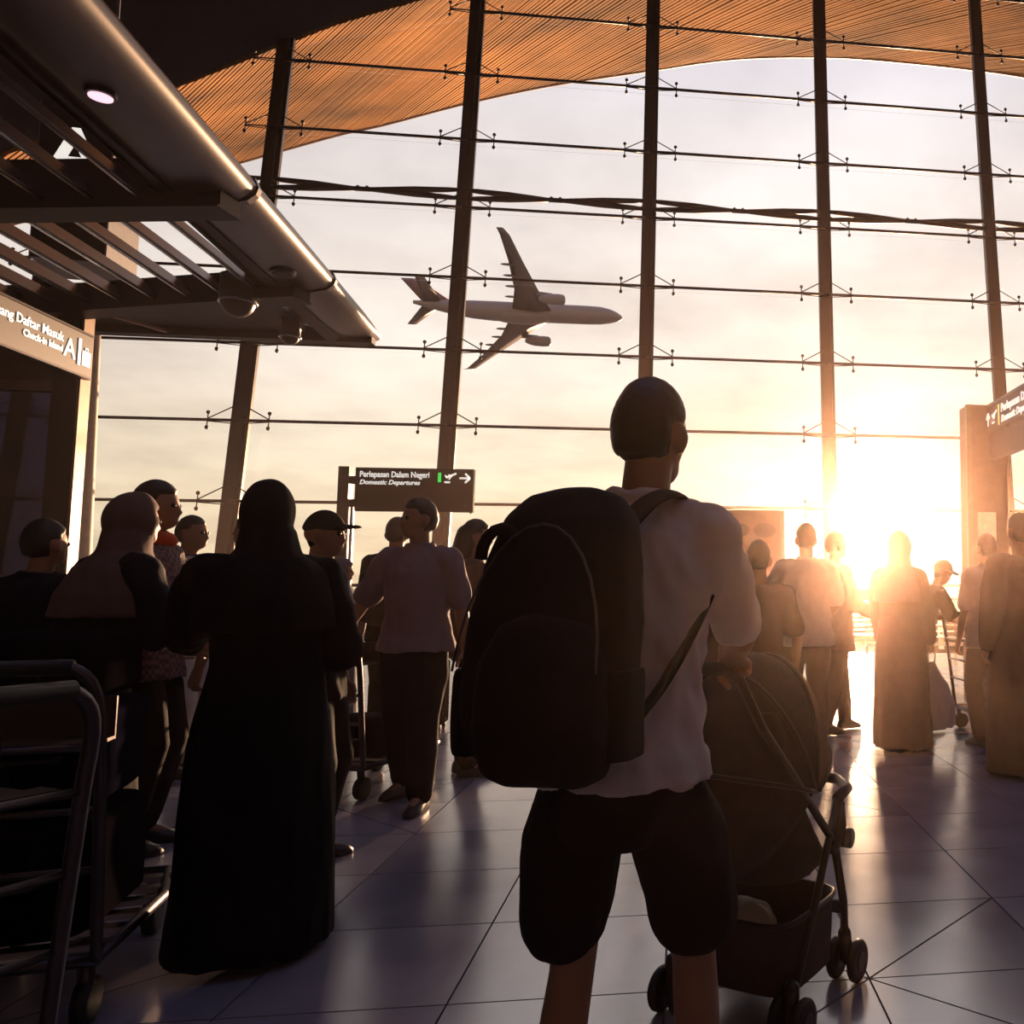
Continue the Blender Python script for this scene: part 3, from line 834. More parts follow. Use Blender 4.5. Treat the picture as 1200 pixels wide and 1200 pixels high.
ROSE = mat('dusty_rose_cloth', (0.13, 0.07, 0.065), 0.85, 0, 0.1)
GREYB = mat('slate_scarf', (0.10, 0.10, 0.14), 0.8, 0, 0.1)
ORANGE = mat('orange_cloth', (0.75, 0.10, 0.02), 0.8, 0, 0.1, trans=((0.9, 0.2, 0.03), 0.35))
LEATHER = mat('dark_shoe', (0.03, 0.02, 0.018), 0.45)


def check_mat():
    m = mat('plaid_cloth', (0.16, 0.09, 0.09), 0.85); t = m.node_tree; b = t.nodes['Principled BSDF']
    tc = node(t, 'ShaderNodeTexCoord'); ch = node(t, 'ShaderNodeTexChecker'); ch.inputs['Scale'].default_value = 45
    ch.inputs[1].default_value = (0.22, 0.12, 0.12, 1); ch.inputs[2].default_value = (0.09, 0.05, 0.06, 1)
    t.links.new(tc.outputs['Object'], ch.inputs[0]); t.links.new(ch.outputs[0], b.inputs['Base Color']); return m


def stripe_mat():
    m = mat('striped_cloth', (0.5, 0.45, 0.42), 0.85); t = m.node_tree; b = t.nodes['Principled BSDF']
    tc = node(t, 'ShaderNodeTexCoord'); wv = node(t, 'ShaderNodeTexWave'); wv.inputs['Scale'].default_value = 7; wv.bands_direction = 'Z'
    t.links.new(tc.outputs['Object'], wv.inputs[0]); c = ramp_n(t, wv.outputs[1], [(0.45, (0.05, 0.04, 0.05)), (0.55, (0.55, 0.5, 0.46))])
    t.links.new(c, b.inputs['Base Color']); return m


PLAID = check_mat(); STRIPE = stripe_mat()


def hand_mb(grip, side):
    """left hand (side=1): fingers +Y, palm faces -Z, thumb +X"""
    b = MB()
    b.rings([[V((w * math.cos(k * math.pi / 6), y, h * math.sin(k * math.pi / 6) + z)) for k in range(12)] for y, w, h, z in ((-.02, .026, .019, 0), (.0, .027, .018, 0), (.03, .036, .017, 0), (.07, .041, .015, .001), (.092, .038, .012, .001))])
    for x, ln, r_, y in ((.030, .072, .0088, .088), (.010, .082, .009, .092), (-.011, .076, .0086, .090), (-.030, .058, .0075, .083)):
        p = V((x, y - .012, .002)); pts = [p.copy()]; a = 0.0; fan = x * 1.6 * (1 - grip)
        for seg, bend in ((.012, 0), (.45 * ln, (.25 + .95 * grip)), (.30 * ln, (.35 + 1.15 * grip)), (.25 * ln, (.25 + .7 * grip))):
            a += bend; p = p + V((fan * seg * 4, math.cos(a) * seg, -math.sin(a) * seg)); pts.append(p.copy())
        b.limb(pts, [r_, r_ * 1.02, r_, r_ * .92, r_ * .8], 8)
    th = [V((.022, .012, -.004)), V((.045, .035, -.014 - .01 * grip)), V((.056 - .018 * grip, .062, -.024 - .022 * grip)), V((.058 - .035 * grip, .084, -.03 - .034 * grip))]
    b.limb(th, [.014, .012, .0105, .0085], 8)
    if side < 0: b.v = [V((-p.x, p.y, p.z)) for p in b.v]; b.f = [tuple(reversed(f)) for f in b.f]
    return b


HANDS = {}


def hand_data(grip, side):
    k = (grip, side)
    if k not in HANDS:
        me = remesh(hand_mb(grip, side), .0042, 2); HANDS[k] = ([v.co.copy() for v in me.vertices], [tuple(p.vertices) for p in me.polygons]); bpy.data.meshes.remove(me)
    return HANDS[k]


def ik(S, Tg, l1, l2, pole):
    S, Tg = V(S), V(Tg); d = Tg - S; L = d.length; mx = (l1 + l2) * .995
    if L > mx: Tg = S + d * (mx / L); d = Tg - S; L = mx
    x = (l1 * l1 - l2 * l2 + L * L) / (2 * L); h = math.sqrt(max(0, l1 * l1 - x * x)); n = d / L
    p = V(pole); p = (p - n * p.dot(n)).normalized(); return S + n * x + p * h, Tg


def head_fn(d):
    """skull: narrower jaw, flatter sides, a brow and a chin"""
    k = 1.0
    if d.z < 0: k *= 1 - .16 * min(1, -d.z * 1.3) * (1 - max(0, d.y) * .55)
    if d.z < -.1 and d.y < 0: k *= 1 - .16 * min(1, -d.z * 1.5)
    if d.y > .75 and -.05 < d.z < .12: k *= .965
    return k


def person(label, x, y, yaw, H, top, bottom, hair, shoes=LEATHER, lean=(0, 0), arms=None, feet=None, headyaw=0.0, nod=0.0, group=None, voxel=.012, build=1.0, long_sleeve=False, hip_shift=(0, 0), seed=1, sleeve_m=None, scarf=None, roll=0.0, skin=SKIN):
    s = H / 1.75; bd = build * s
    P = V((hip_shift[0], hip_shift[1], .95 * s)); C = V((hip_shift[0] + lean[0], hip_shift[1] + lean[1], 1.42 * s - .5 * (lean[0] ** 2 + lean[1] ** 2)))
    sp = C - P
    N = C + sp.normalized() * .055 * s
    hd = (sp.normalized() * .55 + UP * .45 + V((0, .12, 0))).normalized()
    Hc = N + hd * .165 * s
    HR = M.Rotation(headyaw, 3, 'Z') @ M.Rotation(-nod, 3, 'X') @ M.Rotation(roll, 3, 'Y')
    root = empty('person', (x, y, 0), yaw); tag(root, label, 'person', group)
    sh = {q: C + V((q * .17 * bd, 0, -.02 * s)) for q in (-1, 1)}
    hp = {q: P + V((q * .09 * bd, 0, -.03 * s)) for q in (-1, 1)}
    arms = arms or {}; feet = feet or {}
    el, wr, kn, an = {}, {}, {}, {}
    for q in (-1, 1):
        a = arms.get(q, {}); tgt = a.get('to', (q * .25 * s, .06, .86 * s)); pole = a.get('pole', (q * .35, -1, -.1))
        el[q], wr[q] = ik(sh[q], tgt, .285 * s, .255 * s, pole)
        fx, fy = feet.get(q, (q * .10 * s, 0.0))[:2]
        lift = feet[q][2] if q in feet and len(feet[q]) > 2 else 0
        kn[q], an[q] = ik(hp[q], (fx, fy, .085 * s + lift), .43 * s, .425 * s, (q * .12, 1, 0))
    # --- continuous body
    b = MB(); ax = sp.normalized()

    def ring(t, rx, ry, dy=0.0, up=0.0, n=20):
        c = P.lerp(C, t) + UP * up; return [c + V((rx * bd * math.cos(2 * math.pi * k / n), dy * s + ry * bd * math.sin(2 * math.pi * k / n), 0)) for k in range(n)]
    torso = [(-.24, .10, .09, -.01), (-.12, .155, .115, -.01), (.04, .165, .118, -.005), (.28, .138, .10, .0), (.55, .150, .112, .005), (.80, .165, .113, .0), (.95, .160, .095, -.01), (1.05, .11, .075, -.01)]
    b.rings([ring(*r_) for r_ in torso])
    b.limb([C + UP * -.02, N, Hc - hd * .05 * s], [.075 * s, .056 * s, .054 * s], 14)
    b.ball(Hc, (.077 * s, .097 * s, .118 * s), 22, 16, HR, head_fn)
    b.ball(Hc + HR @ V((0, .055 * s, -.062 * s)), (.045 * s, .04 * s, .045 * s), 12, 8, HR)          # jaw and chin
    b.rings([[Hc + HR @ (V((xx, yy, zz)) * s) for xx, yy, zz in r_] for r_ in (((-.008, .085, .02), (.008, .085, .02), (.006, .095, .02), (-.006, .095, .02)), ((-.018, .08, -.03), (.018, .08, -.03), (.008, .118, -.028), (-.008, .118, -.028)), ((-.014, .08, -.04), (.014, .08, -.04), (.006, .10, -.04), (-.006, .10, -.04)))])
    b.ball(Hc + HR @ V((0, .088 * s, -.060 * s)), (.024 * s, .012 * s, .007 * s), 10, 6, HR); b.ball(Hc + HR @ V((0, .086 * s, -.070 * s)), (.021 * s, .012 * s, .007 * s), 10, 6, HR)
    for q in (-1, 1):
        b.ball(Hc + HR @ V((q * .081 * s, -.005 * s, -.012 * s)), (.015 * s, .021 * s, .035 * s), 10, 8, HR)
        b.limb([sh[q] + V((-q * .04 * s, 0, .01)), sh[q], sh[q].lerp(el[q], .5), el[q], el[q].lerp(wr[q], .35), wr[q]], [.05 * bd, .055 * bd, .046 * bd, .038 * bd, .038 * bd, .026 * s])
        b.limb([hp[q] + UP * .02, hp[q].lerp(kn[q], .3), hp[q].lerp(kn[q], .75), kn[q], kn[q].lerp(an[q], .3), kn[q].lerp(an[q], .65), an[q]], [.085 * bd, .08 * bd, .062 * bd, .052 * bd, .055 * bd, .044 * bd, .036 * s])
        b.limb([an[q], an[q] + V((q * .015, .1 * s, -.045 * s))], [.036 * s, .03 * s])
    me = remesh(b, voxel, 4)
    vs = [v.co.copy() for v in me.vertices]; fs = [tuple(p.vertices) for p in me.polygons]; bpy.data.meshes.remove(me)
    for q in (-1, 1):
        a = arms.get(q, {}); hv, hf = hand_data(a.get('grip', 0.35), -q)
        fd = V(a['dir']).normalized() if 'dir' in a else (wr[q] - el[q]).normalized(); pn = V(a.get('palm', (-q, 0, 0)))
        z = -(pn - fd * pn.dot(fd)).normalized(); xx = fd.cross(z)
        m = M((xx, fd, z)).transposed(); o = len(vs)
        vs += [wr[q] + m @ (p * s) for p in hv]; fs += [tuple(i + o for i in f) for f in hf]
    me = bpy.data.meshes.new('body'); me.from_pydata([tuple(p) for p in vs], [], fs); me.update()
    for p in me.polygons: p.use_smooth = True
    link('body', me, skin, root)
    for q in (-1, 1):
        MB().ball(Hc + HR @ V((q * .032 * s, .083 * s, .008 * s)), (.012 * s,) * 3, 10, 8).build('eye', EYE, root, True)
    # --- clothes
    kind, tm = top[0], top[1]
    if kind in ('shirt', 'tee', 'robe'):
        b = MB(); hem = top[3] if len(top) > 3 else -.30
        g = top[2] if len(top) > 2 else .022
        lo = [(hem, .206, .168, -.01), (hem + .10, .198, .160, -.01)] if kind != 'robe' else []
        rr = lo + [(.04, .178, .142, -.005), (.28, .162, .13, .0), (.55, .168, .135, .0), (.80, .182, .132, -.005), (.95, .172, .112, -.012), (1.04, .125, .09, -.012), (1.10, .078, .072, -.005)]
        rr = [(t, rx + g - .022, ry + g - .022, dy) for t, rx, ry, dy in rr]
        if kind == 'robe':
            fc = (an[-1] + an[1]) / 2; n = 28
            for zz, wx, wy, t in ((.03, .245, .225, 1), (.25 * s, .24, .215, .8), (.55 * s, .225, .19, .45), (.8 * s, .205, .17, .12)):
                c = P.lerp(V((fc.x, fc.y, P.z)), t); c.z = zz
                b_ = [c + V((wx * bd * math.cos(2 * math.pi * k / n), wy * bd * math.sin(2 * math.pi * k / n), 0)) for k in range(n)]
                rr_ = b_ if zz == .03 else b_
                exec_r.append(b_)
            rs = exec_r[:]; exec_r.clear()
            rs += [ring(t, rx, ry, dy, 0, n) for t, rx, ry, dy in rr]; b.rings(rs)
        else: b.rings([ring(*r_) for r_ in rr])
        for q in (-1, 1):
            S_, E_, W2 = sh[q], el[q], wr[q]
            inn = S_ + V((-q * .05 * s, 0, .015 * s))
            if long_sleeve or kind == 'robe': 
                wd_ = 1.0 if kind != 'robe' else 1.25
                b.limb([inn, S_, S_.lerp(E_, .5), E_, E_.lerp(W2, .5), E_.lerp(W2, .93)], [.07 * bd, .076 * bd, .070 * bd * wd_, .066 * bd * wd_, .057 * bd * wd_, .046 * bd * wd_])
            else:
                d_ = .80
                b.limb([inn, S_, S_.lerp(E_, .45), S_.lerp(E_, d_)], [.07 * bd, .076 * bd, .072 * bd, .070 * bd])
        if kind == 'shirt':   # collar
            b.tube([N + V((.068 * s * math.cos(k * math.pi / 8), -.008 + .066 * s * math.sin(k * math.pi / 8), .012 * s + .006 * math.sin(k * math.pi / 8 - 1.57))) for k in range(16)], .017 * s, 8, True)
        link({'shirt': 'shirt', 'tee': 'shirt', 'robe': 'robe'}[kind], remesh(b, voxel, 2, (.013 if voxel > .01 else .017) if kind != 'robe' else .020, (9 if voxel > .01 else 13) if kind != 'robe' else 8, .55 if kind != 'robe' else .14, seed), tm, root)
    if bottom:
        bk_, bm_ = bottom; b = MB()
        b.rings([ring(*r_) for r_ in ((-.36, .10, .115, .0), (-.20, .15, .135, -.01), (-.08, .176, .138, -.01), (.06, .164, .126, -.005), (.26, .140, .104, 0))])
        for q in (-1, 1):
            if bk_ == 'shorts': b.limb([hp[q] - UP * .02, hp[q].lerp(kn[q], .35) + V((q * .012, 0, 0)), hp[q].lerp(kn[q], .74) + V((q * .02, 0, 0))], [.082 * bd, .112 * bd, .104 * bd])
            elif bk_ == 'skirt': pass
            else: b.limb([hp[q] - UP * .02, hp[q].lerp(kn[q], .4), kn[q], kn[q].lerp(an[q], .5), an[q] + UP * .02], [.082 * bd, .098 * bd, .078 * bd, .072 * bd, .066 * bd])
        if bk_ == 'skirt':
            fc = (an[-1] + an[1]) / 2; n = 24; rs = []
            for zz, wx, wy, t in ((.10 * s, .25, .22, 1), (.4 * s, .225, .19, .6), (.8 * s, .19, .155, .1), (.98 * s, .165, .13, 0)):
                c = P.lerp(V((fc.x, fc.y, P.z)), t); c.z = zz; rs.append([c + V((wx * bd * math.cos(2 * math.pi * k / n), wy * bd * math.sin(2 * math.pi * k / n), 0)) for k in range(n)])
            b.rings(rs)
        link({'shorts': 'shorts', 'skirt': 'skirt'}.get(bk_, 'trousers'), remesh(b, voxel, 2, .010, 8, .35, seed + 5), bm_, root)
    for q in (-1, 1):
        a = an[q]; b = MB(); dv = V((q * .18, 1, 0)).normalized(); z0 = a.z - .085 * s
        sx_ = V((dv.y, -dv.x, 0))
        rs = []
        for t, wd_, h in ((-.075, .028, .06), (-.06, .036, .085), (.0, .040, .10), (.06, .045, .075), (.12, .046, .055), (.165, .036, .04), (.185, .02, .025)):
            c = V((a.x, a.y, z0)) + dv * t * s
            rs.append([c + sx_ * i * wd_ * s + UP * j * s for i, j in ((-1, .004), (1, .004), (1, h * .55), (.55, h), (-.55, h), (-1, h * .55))])
        b.rings(rs); b.build('shoe', shoes, root, True)
    # --- hair or scarf
    hk, hm = hair[0], hair[1]; b = MB()
    if hk in ('short', 'long', 'bun', 'crop'):
        def sstep(a, b, x):
            t = max(0, min(1, (x - a) / (b - a))); return t * t * (3 - 2 * t)

        def hf_(d):
            out = max(sstep(.22, .5, d.y) * sstep(.58, .34, d.z), sstep(.66, .8, abs(d.x)) * sstep(.28, .06, d.z) * sstep(-.5, -.2, d.y), sstep(-.5, -.68, d.z))
            k = (1.10 if hk != 'crop' else 1.06) - .06 * max(0, min(1, -d.z / .6))
            return k + (.86 - k) * out
        b.ball(Hc + HR @ V((0, -.006, .008)), (.077 * s, .097 * s, .118 * s), 36, 26, HR, hf_)
        if hk == 'long': b.limb([Hc + HR @ V((0, -.06, .02)), Hc + HR @ V((0, -.085, -.08)), Hc + HR @ V((0, -.09, -.2))], [.075 * s, .075 * s, .05 * s])
        if hk == 'bun': b.ball(Hc + HR @ V((0, -.11 * s, .06 * s)), (.05 * s,) * 3)
        link('hair', remesh(b, .008, 2, .003, 30, 1, seed), hm, root)
    elif hk in ('cap',):
        def hf_(d): return 1.12 if d.z > .18 else .85
        b.ball(Hc, (.077 * s, .097 * s, .118 * s), 36, 26, HR, hf_)
        b.ball(Hc + HR @ V((0, .10 * s, .045 * s)), (.07 * s, .085 * s, .012 * s), 16, 8, HR)
        link('cap', remesh(b, .007, 2), hm, root)
    elif hk == 'scarf':
        def hf_(d): return .84 if (d.y > .55 and -.75 < d.z < .45 and abs(d.x) < .75) else 1.17
        b.ball(Hc + HR @ V((0, -.006, .006)), (.080 * s, .100 * s, .120 * s), 36, 26, HR, hf_)
        n = 24; rs = []
        for c, rx, ry in ((Hc - hd * .05 * s + V((0, -.012, 0)), .085, .095), (N + UP * .02, .10, .105), (C + UP * .0, .195, .15), (C - ax * .12 * s, .222, .185), (C - ax * .22 * s, .225, .19)):
            rs.append([c + V((rx * bd * math.cos(2 * math.pi * k / n), ry * s * math.sin(2 * math.pi * k / n), 0)) for k in range(n)])
        b.rings(rs); link('headscarf', remesh(b, .010, 2, .010, 9, .4, seed), hm, root)
    if scarf:
        b = MB(); b.tube([N + V((.085 * s * math.cos(k * math.pi / 8), .08 * s * math.sin(k * math.pi / 8), .03 * s - .03 * s * math.sin(k * math.pi / 8))) for k in range(16)], .035 * s, 10, True)
        link('neck_scarf', remesh(b, .009, 1, .006, 14, 1, seed), scarf, root)
    return root, dict(P=P, C=C, N=N, Hc=Hc, sh=sh, el=el, wr=wr, s=s)


exec_r = []


def spot(px, Y):
    p = at_y(px, 690, Y); return p.x, p.y


def hgt(py, Y, px=600): return at_y(px, py, Y).z


PI = math.pi
# the traveller with backpack pushing the stroller
MY = 1.78
mx_, my_ = spot(731, MY)
MAN, MJ = person('man in white shirt and dark shorts pushing the stroller, backpack on', mx_, my_, R(-10), hgt(432, MY, 770), ('shirt', WHITE, .030, -.10), ('shorts', CHAR), ('short', HAIR), lean=(.0, .10), voxel=.009, seed=3, build=.91,
    arms={1: {'to': (.10, .485, 1.075), 'pole': (.55, -.6, -.5), 'grip': 1.0, 'dir': (.0, .9, -.25), 'palm': (0, -.25, -.95)}, -1: {'to': (-.065, .50, 1.075), 'pole': (-.55, -.6, -.5), 'grip': 1.0, 'dir': (.1, .9, -.25), 'palm': (0, -.25, -.95)}},
    feet={-1: (-.13, -.06), 1: (.15, .10)}, headyaw=R(-9), nod=R(6))


def place(px, Y): return spot(px, Y)


def who(label, px, Y, yaw, top_y, *a, **k):
    x, y = spot(px, Y); return person(label, x, y, R(yaw), hgt(top_y, Y, px), *a, **k)


GRP = 'travellers in the hall'
who('woman in a black robe and headscarf, arm held out, in front of the glass', 318, 3.05, 50, 570, ('robe', BLACK), None, ('scarf', BLACK), arms={1: {'to': (.16, .22, 1.0), 'grip': .35}, -1: {'to': (-.12, .50, 1.04), 'grip': .35}}, feet={-1: (-.06, .20), 1: (.10, -.04)}, lean=(0, .04), headyaw=R(-20), seed=11, build=1.12, group=GRP)
who('person in dark cap seen in profile just behind the black-robed woman', 372, 4.1, -82, 602, ('shirt', BLACK), ('trousers', CHAR), ('cap', BLACK), seed=12, group=GRP)
who('dark-haired person facing the window beside the black-robed woman', 293, 4.9, 75, 605, ('shirt', CHAR), ('trousers', BLACK), ('short', HAIR), seed=13, group=GRP)
who('man in mauve shirt walking under the black departures board', 490, 5.2, 176, 588, ('shirt', MAUVE, .03, -.16), ('trousers', CHAR), ('short', HAIR), long_sleeve=False, arms={1: {'to': (.42, .12, .95), 'grip': 1.0}, -1: {'to': (-.30, -.02, .86)}}, feet={1: (.14, -.18), -1: (-.14, .16)}, headyaw=R(-40), seed=14, build=1.08, group=GRP)
BP2, BJ2 = who('dark-clothed backpacker partly hidden behind the man in mauve', 462, 7.0, 8, 609, ('shirt', BLACK), ('trousers', BLACK), ('short', HAIR), seed=15, group=GRP)
who('long-haired person standing behind the big backpack', 553, 6.0, -60, 612, ('shirt', BROWN), ('trousers', CHAR), ('long', HAIR), seed=16, group=GRP)
who('small person in a slate headscarf beyond the luggage cart', 398, 7.6, -70, 657, ('robe', GREYB), None, ('scarf', GREYB), seed=17, group=GRP)
who('woman in rose headscarf bent over the loaded cart', 106, 3.65, -25, 578, ('shirt', NAVY, .03, -.5), ('skirt', BLACK), ('scarf', ROSE), long_sleeve=True, arms={1: {'to': (.16, .36, 1.08), 'grip': 1.0, 'palm': (0, -.3, -1)}, -1: {'to': (-.10, .40, 1.08), 'grip': 1.0, 'palm': (0, -.3, -1)}}, lean=(0, .10), seed=18, build=1.1, group=GRP)
who('black-haired man in plaid shirt with an orange scarf', 172, 4.3, -75, 568, ('shirt', PLAID, .03), ('trousers', CHAR), ('short', HAIR), scarf=ORANGE, seed=19, group=GRP, arms={1: {'to': (.2, .25, 1.0)}, -1: {'to': (-.22, .25, 1.0)}}, build=1.05)
who('person in striped top in profile against the sky left of the steel post', 218, 6.0, -85, 607, ('shirt', STRIPE), ('trousers', PALE), ('crop', HAIR), seed=20, group=GRP)
who('short person in navy at the far left edge', 45, 3.9, -10, 613, ('shirt', NAVY, .03), ('trousers', BLACK), ('short', HAIR), long_sleeve=True, seed=21, group=GRP, build=1.1)
BOY = who('boy in dark top before the brown display panel', 889, 5.0, 5, 636, ('tee', BROWN), ('trousers', CHAR), ('crop', HAIR), seed=22, group=GRP, arms={1: {'to': (.22, .08, .80)}})
who('person half hidden by the boy and the stroller-pushing man', 855, 5.7, -10, 642, ('shirt', BROWN), ('trousers', CHAR), ('short', HAIR), seed=23, group=GRP)
who('man in pale shirt with elbow out right of the display panel', 945, 6.9, 12, 616, ('shirt', PALE, .03), ('trousers', BROWN), ('short', HAIR), arms={-1: {'to': (-.12, .24, 1.08), 'pole': (-1, -.3, -.2)}, 1: {'to': (.2, .2, 1.0)}}, seed=24, group=GRP, build=1.08)
who('person holding a hand out in front of the low sun', 978, 7.75, -62, 626, ('shirt', BROWN, .04, -.5), ('trousers', BROWN), ('short', HAIR), long_sleeve=True, arms={-1: {'to': (-.05, .42, 1.20), 'grip': .35}, 1: {'to': (.16, .30, 1.02)}}, seed=25, group=GRP, feet={1: (.1, -.16), -1: (-.1, .16)})
WOM = who('woman in long dress and headscarf right of the low sun', 1054, 6.9, -25, 627, ('robe', BROWN), None, ('scarf', ROSE), feet={-1: (-.10, .0), 1: (.12, .08)}, arms={1: {'to': (.22, .12, .80), 'grip': 1.0}, -1: {'to': (-.2, .12, .84)}}, seed=26, group=GRP)
who('stooping person in wide-brimmed cap pushing a cart', 1066, 7.6, -78, 652, ('shirt', BROWN, .03), ('trousers', CHAR), ('cap', BLACK), lean=(0, .22), nod=R(24), arms={1: {'to': (.18, .52, 1.0), 'grip': 1.0}, -1: {'to': (-.18, .52, 1.0), 'grip': 1.0}}, seed=27, group=GRP, feet={1: (.1, -.18), -1: (-.1, .2)})
who('man in pale shirt in front of the brown totem', 1158, 7.1, 15, 628, ('shirt', PALE, .03), ('trousers', BROWN), ('short', HAIR), seed=28, group=GRP)
who('tall person in long brown robe at the right edge', 1197, 6.0, 20, 605, ('robe', BROWN), None, ('short', HAIR), seed=29, group=GRP, build=1.1)

# ------------------------------------------------------------------ backpack worn by the man
PACKM = mat('black_nylon', (0.014, 0.009, 0.008), 0.8, 0, 0.15, 30, spec=.2)


def smooth_path(pts, n=4):
    P_ = [V(p) for p in pts]; return [cat(P_, (len(P_) - 1) * k / (n * (len(P_) - 1))) for k in range(n * (len(P_) - 1) + 1)]


def superring(c, rx, ry, n=28, e=3.0, yaw=0.0):
    out = []
    for k in range(n):
        a = 2 * math.pi * k / n; ca, sa = math.cos(a), math.sin(a)
        x = math.copysign(abs(ca) ** (2 / e), ca) * rx; y = math.copysign(abs(sa) ** (2 / e), sa) * ry
        out.append(V(c) + V((x * math.cos(yaw) - y * math.sin(yaw), x * math.sin(yaw) + y * math.cos(yaw), 0)))
    return out


def backpack(root_loc, yaw, label, sc=1.0, off=(0, 0, 0), detail=True):
    r_ = empty('backpack', root_loc, yaw); tag(r_, label, 'backpack'); o = V(off)
    b = MB()
    b.rings([superring(o + V((0, y, z)) * sc, rx * sc, ry * sc) for z, y, rx, ry in ((.955, -.235, .10, .07), (.97, -.24, .135, .095), (1.05, -.25, .152, .105), (1.17, -.235, .150, .105), (1.30, -.205, .140, .095), (1.385, -.18, .12, .08), (1.43, -.16, .085, .055), (1.445, -.15, .04, .03))])
    link('main_pocket', remesh(b, .011, 3, .007, 7, .7, 4), PACKM, r_)
    b = MB(); b.rings([superring(o + V((.025, y + .03, z)) * sc, rx * .85 * sc, ry * sc) for z, y, rx, ry in ((.935, -.335, .09, .04), (.95, -.34, .125, .06), (1.03, -.35, .138, .075), (1.13, -.34, .130, .07), (1.20, -.325, .10, .05), (1.225, -.31, .05, .025))])
    link('front_pocket', remesh(b, .011, 3, .006, 7, .7, 5), PACKM, r_)
    for q in (-1, 1):
        b = MB(); b.rings([superring(o + V((q * .136, y, z)) * sc, .03 * sc, .06 * sc) for z, y in ((.97, -.25), (1.03, -.255), (1.12, -.25))]); link('side_pocket', remesh(b, .010, 3), PACKM, r_)
        pts = [(.085 * q, -.12, 1.385), (.10 * q, -.04, 1.435), (.115 * q, .06, 1.455), (.12 * q, .16, 1.41), (.135 * q, .21, 1.31), (.165 * q, .14, 1.26), (.178 * q, .03, 1.20), (.160 * q, -.1, 1.09), (.13 * q, -.18, 1.02)]; pts = smooth_path(pts)
        MB().tube([(o + V(p)) * sc for p in pts], .024 * sc, 8, flat=.35, up=(0, 1, 0)).build('shoulder_strap', PACKM, r_, True)
    MB().tube([(o + V((.04 * math.cos(t * math.pi / 8) - .09, -.27, 1.31 + .055 * math.sin(t * math.pi / 8))) * sc) for t in range(9)], .011, 8).build('grab_loop', PACKM, r_, True)
    if detail:
        MB().tube([(o + V((.13 * math.cos(t * math.pi / 14), -.345 + .055 * math.sin(t * math.pi / 14), 1.12 + .25 * math.sin(t * math.pi / 14)))) * sc for t in range(15)], .0025, 6).build('zip', STEELB, r_, True)
    return r_


backpack((mx_, my_, 0), R(-12), 'large black backpack hanging on the man in the white shirt', MJ['s'] * 1.035, (-.035, .02, -.02))
backpack((BP2.location.x, BP2.location.y, 0), R(8), 'dark backpack on the traveller behind the man in mauve', BJ2['s'], (0, 0, 0), False)

